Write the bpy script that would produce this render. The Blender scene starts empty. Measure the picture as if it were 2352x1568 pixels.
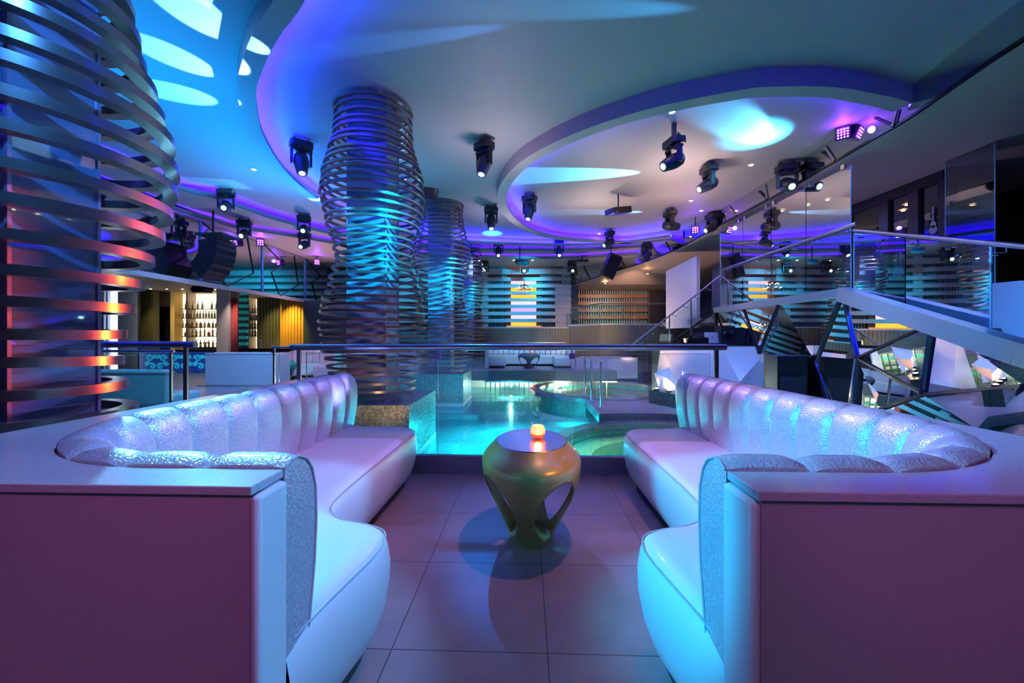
import bpy, math, random
from mathutils import Vector, Matrix
random.seed(7)
PI = math.pi
S = bpy.context.scene
COL = S.collection

# ------------------------------------------------------------------ camera
FPX, YAW, EYE, HORY, CENX = 915.0, math.atan(31/915.0), 1.2, 776.0, 1176.0
cam = bpy.data.cameras.new('camera'); cam_o = bpy.data.objects.new('camera', cam); COL.objects.link(cam_o)
cam_o.location = (0, 0, EYE); cam_o.rotation_euler = (PI/2, 0, YAW)
cam.sensor_width = 36; cam.lens = FPX/2352*36; cam.shift_y = -8/2352; cam.clip_start = .05; cam.clip_end = 200
S.camera = cam_o
S.view_settings.view_transform = 'Standard'; S.view_settings.look = 'None'
S.view_settings.exposure = 0.5; S.view_settings.gamma = 1; S.view_settings.use_curve_mapping = False

SY, CY = math.sin(YAW), math.cos(YAW)
def ray(px, py): 
    a, b = (px-CENX)/FPX, (HORY-py)/FPX
    return (a*CY - SY, a*SY + CY, b)
def PZ(px, py, z): d = ray(px, py); t = (z-EYE)/d[2]; return Vector((d[0]*t, d[1]*t, z))
def PY(px, py, Y): d = ray(px, py); t = Y/d[1]; return Vector((d[0]*t, Y, EYE+d[2]*t))
def PX(px, py, X): d = ray(px, py); t = X/d[0]; return Vector((X, d[1]*t, EYE+d[2]*t))
def PD(px, py, D): d = ray(px, py); return Vector((d[0]*D, d[1]*D, EYE+d[2]*D))      # D = distance along the view axis
def CW(x, y, z=0): return Vector((x*CY-y*SY, x*SY+y*CY, z))

# ------------------------------------------------------------------ world and light rig
W = bpy.data.worlds.new('world'); S.world = W; W.use_nodes = True
W.node_tree.nodes['Background'].inputs[0].default_value = (.26, .20, .75, 1)
W.node_tree.nodes['Background'].inputs[1].default_value = .03

def aim(o, tgt): o.rotation_euler = (Vector(tgt)-o.location).to_track_quat('-Z', 'Y').to_euler()
def spot(loc, tgt, col, e, deg=40, blend=.4, r=.05):
    l = bpy.data.lights.new('spot_light', 'SPOT'); l.color = col; l.energy = e; l.spot_size = math.radians(deg); l.spot_blend = blend; l.shadow_soft_size = r
    o = bpy.data.objects.new('spot_light', l); COL.objects.link(o); o.location = loc; aim(o, tgt); return o
def point(loc, col, e, r=.03):
    l = bpy.data.lights.new('point_light', 'POINT'); l.color = col; l.energy = e; l.shadow_soft_size = r
    o = bpy.data.objects.new('point_light', l); COL.objects.link(o); o.location = loc; return o
def area(loc, tgt, col, e, sx, sy):
    l = bpy.data.lights.new('area_light', 'AREA'); l.color = col; l.energy = e; l.shape = 'RECTANGLE'; l.size = sx; l.size_y = sy
    o = bpy.data.objects.new('area_light', l); COL.objects.link(o); o.location = loc; aim(o, tgt); return o
CYAN = (.10, .62, 1); BLUE = (.10, .22, 1); VIO = (.28, .14, 1); LAV = (.55, .50, 1); MAG = (.80, .30, .75); PINK = (1, .55, .62); WARM = (1, .62, .25)
TEAL = (0, .85, .9); PALE = (.45, .75, 1)
# washes over the seating from the ceiling and added unseen spots lower down
spot((-2.4, .95, 2.35), (1.2, 1.75, .36), (.0, .48, 1), 700, 26, .4)          # added low spot out of view, cyan across to the right banquette
spot((2.6, 1.3, 4.3), (-1.25, 1.3, .5), (.10, .42, 1), 680, 24, .3)        # blue across to the left banquette
spot((1.3, 6.3, 4.3), (-1.5, 2.4, .7), (.26, .20, 1), 520, 28, .6)        # on the left backrest
spot((-.6, 6.4, 4.3), (1.4, 2.5, .7), (.30, .20, 1), 520, 28, .6)        # on the right backrest
spot((2.6, 4.6, 3.6), (-1.5, 2.3, .7), (1, .42, .30), 90, 22, .6); spot((-1.2, 5.6, 3.6), (1.4, 2.3, .7), (1, .42, .35), 90, 24, .6)   # rosy sheen on the embossed backs
spot((.2, 5.0, 4.3), (-1.62, 2.0, .9), (.1, .6, 1), 160, 14, .3)           # cyan streak on the left ledge
spot((.85, 2.5, 4.3), (.12, 1.7, 0), (1, .42, .33), 560, 56, .9, .03)           # rosy pool on floor and table
spot((-.3, -.7, 2.3), (-.95, .84, .78), (.75, .22, .72), 44, 42, 1, .2)      # magenta on the front walls
spot((.3, -.4, 2.4), (1.0, 1.05, .9), (.8, .15, .8), 14, 34, .8); spot((-.3, 3.4, 4.2), (1.5, 1.3, .88), (.4, .35, 1), 160, 24, .8)
spot((.3, -.7, 2.3), (.85, .84, .78), (.55, .24, .66), 36, 42, 1, .2)
spot((-1.0, 7.0, 4.2), (.1, 2.7, 0), (.01, .20, 1), 420, 16, .7)         # blue back light across the floor
for z_ in (.95, 1.2, 1.45, 1.7, 1.95): spot((-1.0, 4.4, z_), (-2.20, 2.30, z_), (1, .085, .01), 300, 9, .6, .04)      # orange from behind onto the near column
spot((2.0, .9, 2.6), (.16, 2.25, .50), (1, .32, .02), 300, 9, .9); spot((-2.0, 1.8, 2.3), (-.22, 2.32, .46), (0, .8, .6), 200, 9, .9)
spot((-4.2, 5.0, 4.1), (-1.0, 1.02, .88), (.12, .60, 1), 1600, 17, .3, .015)      # cyan beam thrown through the large ringed column onto the ledge   # amber and green accents on the stool table
# broad low washes of the room
spot((0, 8.5, 4.2), (0, 8.0, 0), (.06, .22, 1), 140, 130, 1, .15)
spot((-10.5, 11, 2.8), (-10.5, 11, 0), (1, .8, .6), 45, 150, 1, .1)
spot((6.6, 9, 4.0), (6.6, 9, 0), (.2, .35, 1), 70, 150, 1, .1)
spot((-6.0, 8.0, 4.0), (-6.0, 8.5, 0), (.10, .35, 1), 160, 130, 1, .1)

# ------------------------------------------------------------------ materials
def mat(name, col=(.8, .8, .8), rough=.5, metal=0, emit=None, es=0, spec=.5, bump=None, coat=0, alpha=1):
    m = bpy.data.materials.new(name); m.use_nodes = True; nt = m.node_tree; p = nt.nodes['Principled BSDF']
    p.inputs['Base Color'].default_value = (*col, 1); p.inputs['Roughness'].default_value = rough; p.inputs['Metallic'].default_value = metal
    p.inputs['Specular IOR Level'].default_value = spec; p.inputs['Coat Weight'].default_value = coat; p.inputs['Coat Roughness'].default_value = .08
    if emit: p.inputs['Emission Color'].default_value = (*emit, 1); p.inputs['Emission Strength'].default_value = es
    if bump:
        sc, st = bump; n = nt.nodes.new('ShaderNodeTexNoise'); n.inputs['Scale'].default_value = sc; n.inputs['Detail'].default_value = 4
        b = nt.nodes.new('ShaderNodeBump'); b.inputs['Strength'].default_value = st; b.inputs['Distance'].default_value = .01
        tc = nt.nodes.new('ShaderNodeTexCoord'); nt.links.new(tc.outputs['Object'], n.inputs['Vector'])
        nt.links.new(n.outputs['Fac'], b.inputs['Height']); nt.links.new(b.outputs[0], p.inputs['Normal'])
    return m
def N(m, t, **kw):
    n = m.node_tree.nodes.new(t)
    for k, v in kw.items():
        if k.startswith('_'): setattr(n, k[1:], v)
        else: n.inputs[k.replace('9', ' ')].default_value = v
    return n
def L(m, a, b): m.node_tree.links.new(a, b)
def P(m): return m.node_tree.nodes['Principled BSDF']
def ramp(m, fac, stops):
    r = N(m, 'ShaderNodeValToRGB'); e = r.color_ramp.elements
    while len(e) < len(stops): e.new(.5)
    for i, (q, c) in enumerate(stops): e[i].position = q; e[i].color = (*c, 1)
    L(m, fac, r.inputs[0]); return r.outputs[0]
def coord(m, scale=(1, 1, 1), rot=(0, 0, 0), loc=(0, 0, 0)):
    t = N(m, 'ShaderNodeTexCoord'); q = N(m, 'ShaderNodeMapping'); q.inputs['Scale'].default_value = scale; q.inputs['Rotation'].default_value = rot; q.inputs['Location'].default_value = loc
    L(m, t.outputs['Object'], q.inputs[0]); return q.outputs[0]
def bumpit(m, h, st=.3, d=.005):
    b = N(m, 'ShaderNodeBump', Strength=st, Distance=d); L(m, h, b.inputs['Height']); L(m, b.outputs[0], P(m).inputs['Normal'])

M = {}
M['plaster'] = mat('white_plaster', (.35, .325, .335), .55, spec=.3)
M['plaster2'] = mat('warm_plaster', (.44, .37, .34), .5, spec=.3)
M['wallwhite'] = mat('white_panel', (.72, .72, .74), .4)
M['darkwall'] = mat('dark_wall', (.03, .03, .045), .5)
M['greenwall'] = mat('green_wall', (.05, .10, .10), .7, bump=(40, .3))
M['black'] = mat('black_plastic', (.012, .013, .018), .35)
M['blackgloss'] = mat('black_gloss', (.01, .01, .015), .12)
M['chrome'] = mat('chrome', (.75, .76, .8), .12, 1)
M['steel'] = mat('brushed_steel', (.55, .55, .60), .28, 1)
M['darksteel'] = mat('dark_steel', (.10, .10, .12), .25, 1)
M['bronze'] = mat('brushed_bronze', (.34, .25, .22), .27, .75)
M['leather'] = mat('white_leather', (.78, .77, .78), .33, coat=.15, bump=(260, .06))
M['laminate'] = mat('laminate', (.50, .42, .47), .42, bump=(300, .03))
M['kick'] = mat('plinth_black', (.03, .03, .035), .5)
M['seam'] = mat('seam', (.5, .49, .54), .5)
M['wood'] = mat('red_wood', (.22, .09, .05), .4, bump=(6, .1))
M['whitelac'] = mat('white_lacquer', (.75, .75, .80), .25)
M['gold'] = mat('gold_lacquer', (.34, .30, .09), .34, .35, coat=.3)
M['grnlac'] = mat('green_lacquer', (.02, .45, .30), .2)
M['greylac'] = mat('grey_lacquer', (.12, .13, .15), .25)
M['curtain'] = mat('curtain_red', (.50, .08, .09), .7)
M['curtainb'] = mat('curtain_grey', (.30, .34, .50), .7)
def em(name, col, st): return mat(name, (0, 0, 0), .5, emit=col, es=st)
M['ledv'] = em('cove_led', (.035, .006, 1), 140); M['ledb'] = em('cove_led_blue', (.012, .008, 1), 560)
M['lens'] = em('lens_glow', (.35, .8, 1), 22); M['lamp'] = em('downlight_glow', (1, .55, .2), 60)
M['purple'] = em('purple_led', (.30, .06, 1), 14); M['backlit'] = em('backlit_panel', (1, .78, .45), 1.5)
M['whitelight'] = em('light_column', (.75, .88, 1), 6); M['orange'] = em('orange_light_panel', (1, .38, .03), 1.3)
M['rosepanel'] = em('rose_screen', (.95, .62, .75), .9); M['violetpanel'] = em('violet_screen', (.62, .35, .95), .9)
M['screen'] = em('laptop_screen', (.7, .85, 1), 1.2); M['flame'] = em('candle_flame', (1, .45, .08), 30)
M['uplight'] = em('uplight_lens', (1, .62, .25), 70); M['pinstrip'] = em('strip_light', (.35, .55, 1), 8)
M['greenpic'] = em('lit_picture', (.25, .62, .45), .5); M['underlight'] = em('pool_lamp', (.75, 1, .95), 25)

# embossed upholstery: swirling relief
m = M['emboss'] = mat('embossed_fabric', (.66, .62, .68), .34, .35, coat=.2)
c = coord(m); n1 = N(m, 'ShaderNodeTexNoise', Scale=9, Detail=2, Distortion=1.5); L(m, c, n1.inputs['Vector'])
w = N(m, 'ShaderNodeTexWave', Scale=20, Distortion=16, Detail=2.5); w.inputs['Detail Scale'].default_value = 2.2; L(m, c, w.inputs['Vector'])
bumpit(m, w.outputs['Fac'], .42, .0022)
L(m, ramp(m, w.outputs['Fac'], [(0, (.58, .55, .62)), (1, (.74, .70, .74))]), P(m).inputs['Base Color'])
# speckled stone
m = M['stone'] = mat('speckled_stone', (.6, .58, .6), .2, coat=.2)
c = coord(m); v = N(m, 'ShaderNodeTexVoronoi', Scale=160); L(m, c, v.inputs['Vector'])
n1 = N(m, 'ShaderNodeTexNoise', Scale=140, Detail=3); L(m, c, n1.inputs['Vector'])
L(m, ramp(m, n1.outputs['Fac'], [(.3, (.46, .45, .48)), (.45, (.56, .54, .58)), (.7, (.60, .58, .62))]), P(m).inputs['Base Color'])
# floor tiles
def tiles(name, c1, c2, mortar, sx, sy, off=0, rough=.35, gap=.004, loc=(0, 0, 0), offset=0, nz=2.5):
    m = mat(name, c1, rough); c = coord(m, loc=loc)
    b = N(m, 'ShaderNodeTexBrick', _offset=offset, Scale=1); b.inputs['Color1'].default_value = (*c1, 1); b.inputs['Color2'].default_value = (*c2, 1); b.inputs['Mortar'].default_value = (*mortar, 1)
    b.inputs['Mortar Size'].default_value = gap; b.inputs['Brick Width'].default_value = sx; b.inputs['Row Height'].default_value = sy; b.inputs['Mortar Smooth'].default_value = .3
    L(m, c, b.inputs['Vector']); n = N(m, 'ShaderNodeTexNoise', Scale=nz, Detail=8, Roughness=.65); L(m, c, n.inputs['Vector'])
    mx = N(m, 'ShaderNodeMix', _data_type='RGBA', _blend_type='MULTIPLY'); mx.inputs[0].default_value = .55
    L(m, b.outputs['Color'], mx.inputs[6]); L(m, ramp(m, n.outputs['Fac'], [(.3, (.55, .55, .56)), (.7, (1.1, 1.08, 1.05))]), mx.inputs[7]); L(m, mx.outputs[2], P(m).inputs['Base Color'])
    bumpit(m, b.outputs['Fac'], -.25, .002); return m
M['tile'] = tiles('floor_tile', (.34, .25, .24), (.31, .235, .23), (.05, .04, .05), .6, .6, loc=(-.084, -.32, 0), gap=.0025)
M['deck'] = tiles('deck_tile', (.40, .36, .38), (.36, .33, .35), (.16, .14, .16), .9, .45, gap=.003)
def mosaic(name, cols, sz=.03, rough=.18, ax='z'):
    m = mat(name, cols[0], rough, .15, coat=.3); rot = {'z': (0, 0, 0), 'y': (PI/2, 0, 0), 'x': (0, PI/2, 0)}[ax]
    t = N(m, 'ShaderNodeTexCoord'); s = N(m, 'ShaderNodeVectorMath', _operation='SCALE'); s.inputs[3].default_value = 1/sz; L(m, t.outputs['Object'], s.inputs[0])
    a = N(m, 'ShaderNodeVectorMath', _operation='ADD'); a.inputs[1].default_value = (.371, .137, .253); L(m, s.outputs[0], a.inputs[0])
    f = N(m, 'ShaderNodeVectorMath', _operation='FLOOR'); L(m, a.outputs[0], f.inputs[0])
    wn = N(m, 'ShaderNodeTexWhiteNoise', _noise_dimensions='3D'); L(m, f.outputs[0], wn.inputs[0])
    L(m, ramp(m, wn.outputs[0], [(i/max(1, len(cols)-1), c) for i, c in enumerate(cols)]), P(m).inputs['Base Color'])
    fr = N(m, 'ShaderNodeVectorMath', _operation='FRACTION'); L(m, a.outputs[0], fr.inputs[0]); sp = N(m, 'ShaderNodeSeparateXYZ'); L(m, fr.outputs[0], sp.inputs[0])
    gs = []
    for q in range(3):
        g = N(m, 'ShaderNodeMath', _operation='GREATER_THAN'); g.inputs[1].default_value = .12; L(m, sp.outputs[q], g.inputs[0]); gs.append(g)
    mm = N(m, 'ShaderNodeMath', _operation='MULTIPLY'); idx = {'z': (0, 1), 'y': (0, 2), 'x': (1, 2)}[ax]
    L(m, gs[idx[0]].outputs[0], mm.inputs[0]); L(m, gs[idx[1]].outputs[0], mm.inputs[1]); bumpit(m, mm.outputs[0], .5, .003)
    rr = N(m, 'ShaderNodeMapRange'); rr.inputs['To Min'].default_value = .08; rr.inputs['To Max'].default_value = .4; L(m, wn.outputs[0], rr.inputs[0]); L(m, rr.outputs[0], P(m).inputs['Roughness'])
    return m
M['mosgold'] = mosaic('gold_green_mosaic', [(.30, .30, .12), (.16, .24, .16), (.42, .38, .16), (.55, .55, .35)], .018, ax='y')
M['mosteal'] = mosaic('teal_mosaic', [(.04, .28, .26), (.08, .42, .36), (.12, .50, .42)], .016, ax='x')
M['mosteally'] = mosaic('teal_mosaic_front', [(.03, .24, .22), (.06, .38, .32), (.15, .50, .40)], .018, ax='y')
M['mosdark'] = mosaic('dark_mosaic', [(.01, .03, .03), (.05, .10, .04), (.02, .06, .07)], .04, ax='x')
M['mosblue'] = mosaic('blue_mosaic', [(.02, .07, .16), (.04, .12, .26), (.10, .20, .30)], .016)
M['poolfloor'] = mosaic('pool_mosaic', [(.10, .52, .56), (.13, .58, .62), (.08, .46, .52)], .022)
M['rimmos'] = mosaic('rim_mosaic', [(.20, .17, .17), (.27, .23, .22), (.16, .15, .17)], .014)
M['tubfloor'] = mat('tub_floor', (.66, .68, .50), .35); M['tubstep'] = mat('tub_step', (.78, .80, .72), .4, bump=(120, .2))
# ribbed cladding: colour only, ribs are modelled
M['rib'] = mat('ribbed_cladding', (.34, .29, .18), .55); M['ribgold'] = mat('ribbed_gold', (.62, .38, .08), .4, .3); M['ribgreen'] = mat('ribbed_green', (.15, .16, .08), .55)
M['slat'] = mat('slat_panel', (.45, .40, .42), .35); M['slatback'] = mat('slat_back', (.10, .13, .16), .5); M['slatwood'] = mat('slat_wood', (.33, .17, .11), .4)
def glassy(name, tint, refl=.12, rough=.0, body=None, bodyf=0):
    m = bpy.data.materials.new(name); m.use_nodes = True; nt = m.node_tree; nt.nodes.clear()
    o = nt.nodes.new('ShaderNodeOutputMaterial'); tr = nt.nodes.new('ShaderNodeBsdfTransparent'); tr.inputs[0].default_value = (*tint, 1)
    g = nt.nodes.new('ShaderNodeBsdfGlossy'); g.inputs[0].default_value = (1, 1, 1, 1); g.inputs['Roughness'].default_value = rough
    fz = nt.nodes.new('ShaderNodeLayerWeight'); fz.inputs[0].default_value = .25
    mp = nt.nodes.new('ShaderNodeMapRange'); mp.inputs['To Min'].default_value = refl; mp.inputs['To Max'].default_value = min(1, refl+.6); nt.links.new(fz.outputs['Fresnel'], mp.inputs[0])
    mx = nt.nodes.new('ShaderNodeMixShader'); nt.links.new(mp.outputs[0], mx.inputs[0]); nt.links.new(tr.outputs[0], mx.inputs[1]); nt.links.new(g.outputs[0], mx.inputs[2])
    out = mx.outputs[0]
    if body:
        d = nt.nodes.new('ShaderNodeBsdfDiffuse'); d.inputs[0].default_value = (*body, 1); m2 = nt.nodes.new('ShaderNodeMixShader'); m2.inputs[0].default_value = bodyf
        nt.links.new(out, m2.inputs[1]); nt.links.new(d.outputs[0], m2.inputs[2]); out = m2.outputs[0]
    nt.links.new(out, o.inputs[0]); return m
M['glass'] = glassy('clear_glass', (.93, .98, .97), .035)
M['glassb'] = glassy('blue_glass', (.55, .68, .85), .16)
M['glassedge'] = mat('glass_edge', (.45, .75, .80), .15, .2)
M['coreglass'] = glassy('column_glass', (.50, .62, .85), .28, .03, (.40, .55, .90), .40)
M['mirror'] = mat('tinted_mirror', (.62, .62, .68), .03, 1)
M['mirrord'] = mat('dark_mirror', (.58, .60, .68), .05, 1)
M['darkglass'] = glassy('dark_window', (.10, .12, .18), .30)
M['barglass'] = glassy('barrier_glass', (.30, .38, .48), .50)
m = M['water'] = glassy('pool_water', (.55, .95, .97), .04)
nt = m.node_tree; nz = nt.nodes.new('ShaderNodeTexNoise'); nz.inputs['Scale'].default_value = 3.5; nz.inputs['Detail'].default_value = 2
bb = nt.nodes.new('ShaderNodeBump'); bb.inputs['Strength'].default_value = .10; bb.inputs['Distance'].default_value = .05; nt.links.new(nz.outputs['Fac'], bb.inputs['Height'])
for n in nt.nodes:
    if n.type == 'BSDF_GLOSSY': nt.links.new(bb.outputs[0], n.inputs['Normal'])
M['cup'] = glassy('cup_glass', (1, .85, .82), .12, .02, (1, .6, .5), .18)

# ------------------------------------------------------------------ mesh helpers
class MB:
    def __init__(s): s.v = []; s.f = []
    def add(s, vs, fs):
        o = len(s.v); s.v += [tuple(x) for x in vs]; s.f += [tuple(i+o for i in f) for f in fs]; return s
    def box(s, lo, hi):
        x0, y0, z0 = lo; x1, y1, z1 = hi
        return s.add([(x0,y0,z0),(x1,y0,z0),(x1,y1,z0),(x0,y1,z0),(x0,y0,z1),(x1,y0,z1),(x1,y1,z1),(x0,y1,z1)], [(0,3,2,1),(4,5,6,7),(0,1,5,4),(1,2,6,5),(2,3,7,6),(3,0,4,7)])
    def obox(s, c, sz, R=None):         # oriented box: centre, full size, rotation matrix
        x, y, z = (q/2 for q in sz); pts = [Vector(p) for p in [(-x,-y,-z),(x,-y,-z),(x,y,-z),(-x,y,-z),(-x,-y,z),(x,-y,z),(x,y,z),(-x,y,z)]]
        if R is not None: pts = [R @ p for p in pts]
        return s.add([p+Vector(c) for p in pts], [(0,3,2,1),(4,5,6,7),(0,1,5,4),(1,2,6,5),(2,3,7,6),(3,0,4,7)])
    def bar(s, a, b, w, h, up=(0, 0, 1)):
        a = Vector(a); b = Vector(b); d = (b-a); l = d.length; d.normalize(); u = Vector(up)
        if abs(d.dot(u)) > .95: u = Vector((0, 1, 0))
        x = d.cross(u).normalized(); z = x.cross(d); R = Matrix((x, d, z)).transposed()
        return s.obox((a+b)/2, (w, l, h), R)
    def tube(s, pts, r, n=10, closed=False, cap=True):
        pts = [Vector(p) for p in pts]; k = len(pts); vs = []; prev = None
        for i, p in enumerate(pts):
            if closed: d = pts[(i+1) % k]-pts[i-1]
            else: d = pts[min(i+1, k-1)]-pts[max(i-1, 0)]
            d.normalize(); u = prev if prev is not None else (Vector((0, 0, 1)) if abs(d.z) < .9 else Vector((1, 0, 0)))
            x = d.cross(u).normalized(); u = x.cross(d).normalized(); prev = u; rr = r[i] if isinstance(r, (list, tuple)) else r
            for j in range(n): a = 2*PI*j/n; vs.append(p + x*math.cos(a)*rr + u*math.sin(a)*rr)
        fs = []
        for i in range(k if closed else k-1):
            for j in range(n): a, b = i*n+j, i*n+(j+1) % n; c, d2 = ((i+1) % k)*n+j, ((i+1) % k)*n+(j+1) % n; fs.append((a, b, d2, c))
        if cap and not closed: fs += [tuple(range(n))[::-1], tuple((k-1)*n+j for j in range(n))]
        return s.add(vs, fs)
    def lathe(s, prof, c=(0, 0, 0), n=24, sx=1, sy=1):
        vs = []; fs = []; k = len(prof)
        for (r, z) in prof:
            for j in range(n): a = 2*PI*j/n; vs.append((c[0]+r*math.cos(a)*sx, c[1]+r*math.sin(a)*sy, c[2]+z))
        for i in range(k-1):
            for j in range(n): fs.append((i*n+j, i*n+(j+1) % n, (i+1)*n+(j+1) % n, (i+1)*n+j))
        if prof[0][0] > 1e-4: fs.append(tuple(range(n))[::-1])
        if prof[-1][0] > 1e-4: fs.append(tuple((k-1)*n+j for j in range(n)))
        return s.add(vs, fs)
    def prism(s, poly, z0, z1):
        k = len(poly); return s.add([(p[0], p[1], z0) for p in poly]+[(p[0], p[1], z1) for p in poly], [tuple(range(k))[::-1], tuple(range(k, 2*k))]+[(i, (i+1) % k, k+(i+1) % k, k+i) for i in range(k)])
    def grid(s, rows, closed=False):
        k = len(rows[0]); vs = [p for r in rows for p in r]; fs = []
        for i in range(len(rows)-1):
            for j in range(k if closed else k-1): fs.append((i*k+j, i*k+(j+1) % k, (i+1)*k+(j+1) % k, (i+1)*k+j))
        return s.add(vs, fs)
    def annulus(s, c, r0, r1, z0, z1, n=64):
        vs = []
        for j in range(n):
            a = 2*PI*j/n; cx, sx = math.cos(a), math.sin(a)
            for r, z in ((r0, z0), (r1, z0), (r1, z1), (r0, z1)): vs.append((c[0]+r*cx, c[1]+r*sx, z))
        fs = []
        for j in range(n):
            a = 4*j; b = 4*((j+1) % n)
            for q in range(4): fs.append((a+q, b+q, b+(q+1) % 4, a+(q+1) % 4))
        return s.add(vs, fs)
    def build(s, name, m, parent=None, smooth=False, rel=True, bevel=0, solid=0, loc=None, ang=35):
        me = bpy.data.meshes.new(name); off = Vector((0, 0, 0))
        if parent is not None and rel:
            off = parent.location.copy(); q = parent.parent
            while q is not None: off += q.location; q = q.parent
        if loc is not None: off = Vector(loc)
        me.from_pydata([tuple(Vector(v)-off) for v in s.v], [], s.f); me.materials.append(M[m] if isinstance(m, str) else m)
        if smooth:
            me.polygons.foreach_set('use_smooth', [True]*len(me.polygons)); me.set_sharp_from_angle(angle=math.radians(ang))
        o = bpy.data.objects.new(name, me); COL.objects.link(o)
        if parent is not None: o.parent = parent
        if loc is not None and parent is None: o.location = loc
        if solid: md = o.modifiers.new('solid', 'SOLIDIFY'); md.thickness = solid; md.offset = 0
        if bevel: md = o.modifiers.new('bevel', 'BEVEL'); md.width = bevel; md.segments = 3; md.limit_method = 'ANGLE'; md.harden_normals = False
        return o
def tag(o, label, cat, group=None):
    o['label'] = label; o['category'] = cat
    if group: o['group'] = group
    return o
def thing(name, label, cat, loc=(0, 0, 0), rz=0, group=None):
    o = bpy.data.objects.new(name, None); o.empty_display_size = .1; COL.objects.link(o); o.location = loc; o.rotation_euler = (0, 0, rz); return tag(o, label, cat, group)
def struct(mb, name, m, **k): o = mb.build(name, m, **k); o['kind'] = 'structure'; return o
def dup(root, loc, rz=0, label=None, group=None, scale=None):
    r = root.copy(); COL.objects.link(r); r.location = loc; r.rotation_euler = (0, 0, rz)
    if scale: r.scale = scale
    if label: r['label'] = label
    if group: r['group'] = group
    for ch in list(root.children):
        c = ch.copy(); COL.objects.link(c); c.parent = r
        for g in list(ch.children):
            d = g.copy(); COL.objects.link(d); d.parent = c
    return r
def smoothpath(pts, n=12):      # Catmull-Rom through 2D/3D points
    pts = [Vector(p) for p in pts]; out = []
    for i in range(len(pts)-1):
        p0 = pts[max(i-1, 0)]; p1 = pts[i]; p2 = pts[i+1]; p3 = pts[min(i+2, len(pts)-1)]
        for k in range(n):
            t = k/n; out.append(.5*((2*p1)+(p2-p0)*t+(2*p0-5*p1+4*p2-p3)*t*t+(3*p1-p0-3*p2+p3)*t**3))
    out.append(pts[-1]); return out
def offset2(path, d, closed=False):     # offset a 2D path to its left by d
    out = []; k = len(path)
    for i in range(k):
        if closed: t = Vector(path[(i+1) % k][:2])-Vector(path[i-1][:2])
        else: t = Vector(path[min(i+1, k-1)][:2])-Vector(path[max(i-1, 0)][:2])
        t.normalize(); out.append(Vector((path[i][0]-t.y*d, path[i][1]+t.x*d)))
    return out
# ------------------------------------------------------------------ floors and pool basin
struct(MB().prism([(-14, -4), (9, -4), (9, 3.6), (-14, 3.6)], -.12, 0), 'floor', 'tile')
struct(MB().prism([(-17, 3.6), (-3.15, 3.6), (-3.15, 12.1), (-3.15, 22), (-17, 22)], -.12, 0), 'floor', 'deck')
struct(MB().prism([(-3.15, 12.15), (2.75, 12.15), (2.75, 15.4), (-3.15, 15.4)], -.10, .2), 'floor', 'deck')
struct(MB().prism([(-3.15, 3.6), (9, 3.6), (9, 20), (-3.15, 20)], -.9, -.62), 'floor', 'poolfloor')
struct(MB().box((-3.25, 3.6, -.9), (-3.15, 20, -.1)).box((-3.2, 3.55, -.9), (9, 3.6, -.1)), 'wall_pool', 'mosteal')
wtr = MB().add([(-3.14, 3.61, -.42), (2.6, 3.61, -.42), (2.6, 13.09, -.42), (-3.14, 13.09, -.42)], [(0, 1, 2, 3)]).build('pool_water', 'water'); wtr['kind'] = 'stuff'; wtr['label'] = 'shallow turquoise pool water beyond the glass railing'; wtr['category'] = 'water'
# raised stage edge with a row of short posts over the lit water channel
t = thing('channel_fence', 'row of short steel posts over the lit water channel under the far stage', 'fence', (-.9, 12.1, -.42))
MB().box((-1.25, 12.08, -.12), (2.75, 12.14, .2)).build('fascia_board', 'slatback', t)
MB().box((-1.25, 12.0, -.13), (2.75, 12.06, -.09)).build('top_rail', 'steel', t)
for i in range(26): x = -1.2+i*.145; MB().box((x-.014, 12.0, -.42), (x+.014, 12.03, -.13)).build('post', 'steel', t)
struct(MB().box((-3.1, 13.1, -.62), (2.75, 13.2, -.1)), 'wall_channel', 'tubstep')
for x in (-.45, 1.05):
    q = thing('underwater_lamp', 'bright round lamp set %s behind the short posts of the far channel' % ('left' if x < 0 else 'right'), 'lamp', (x, 12.3, -.30), group='channel lamps')
    MB().lathe([(.05, -.02), (.05, .02)], (x, 12.3, -.30), 12).build('housing', 'steel', q); MB().lathe([(.03, 0), (.045, .03), (0, .045)], (x, 12.3, -.29), 12).build('lens', 'underlight', q)
    point((x, 12.2, -.24), (.75, 1, .8), 60, .012)
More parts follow.
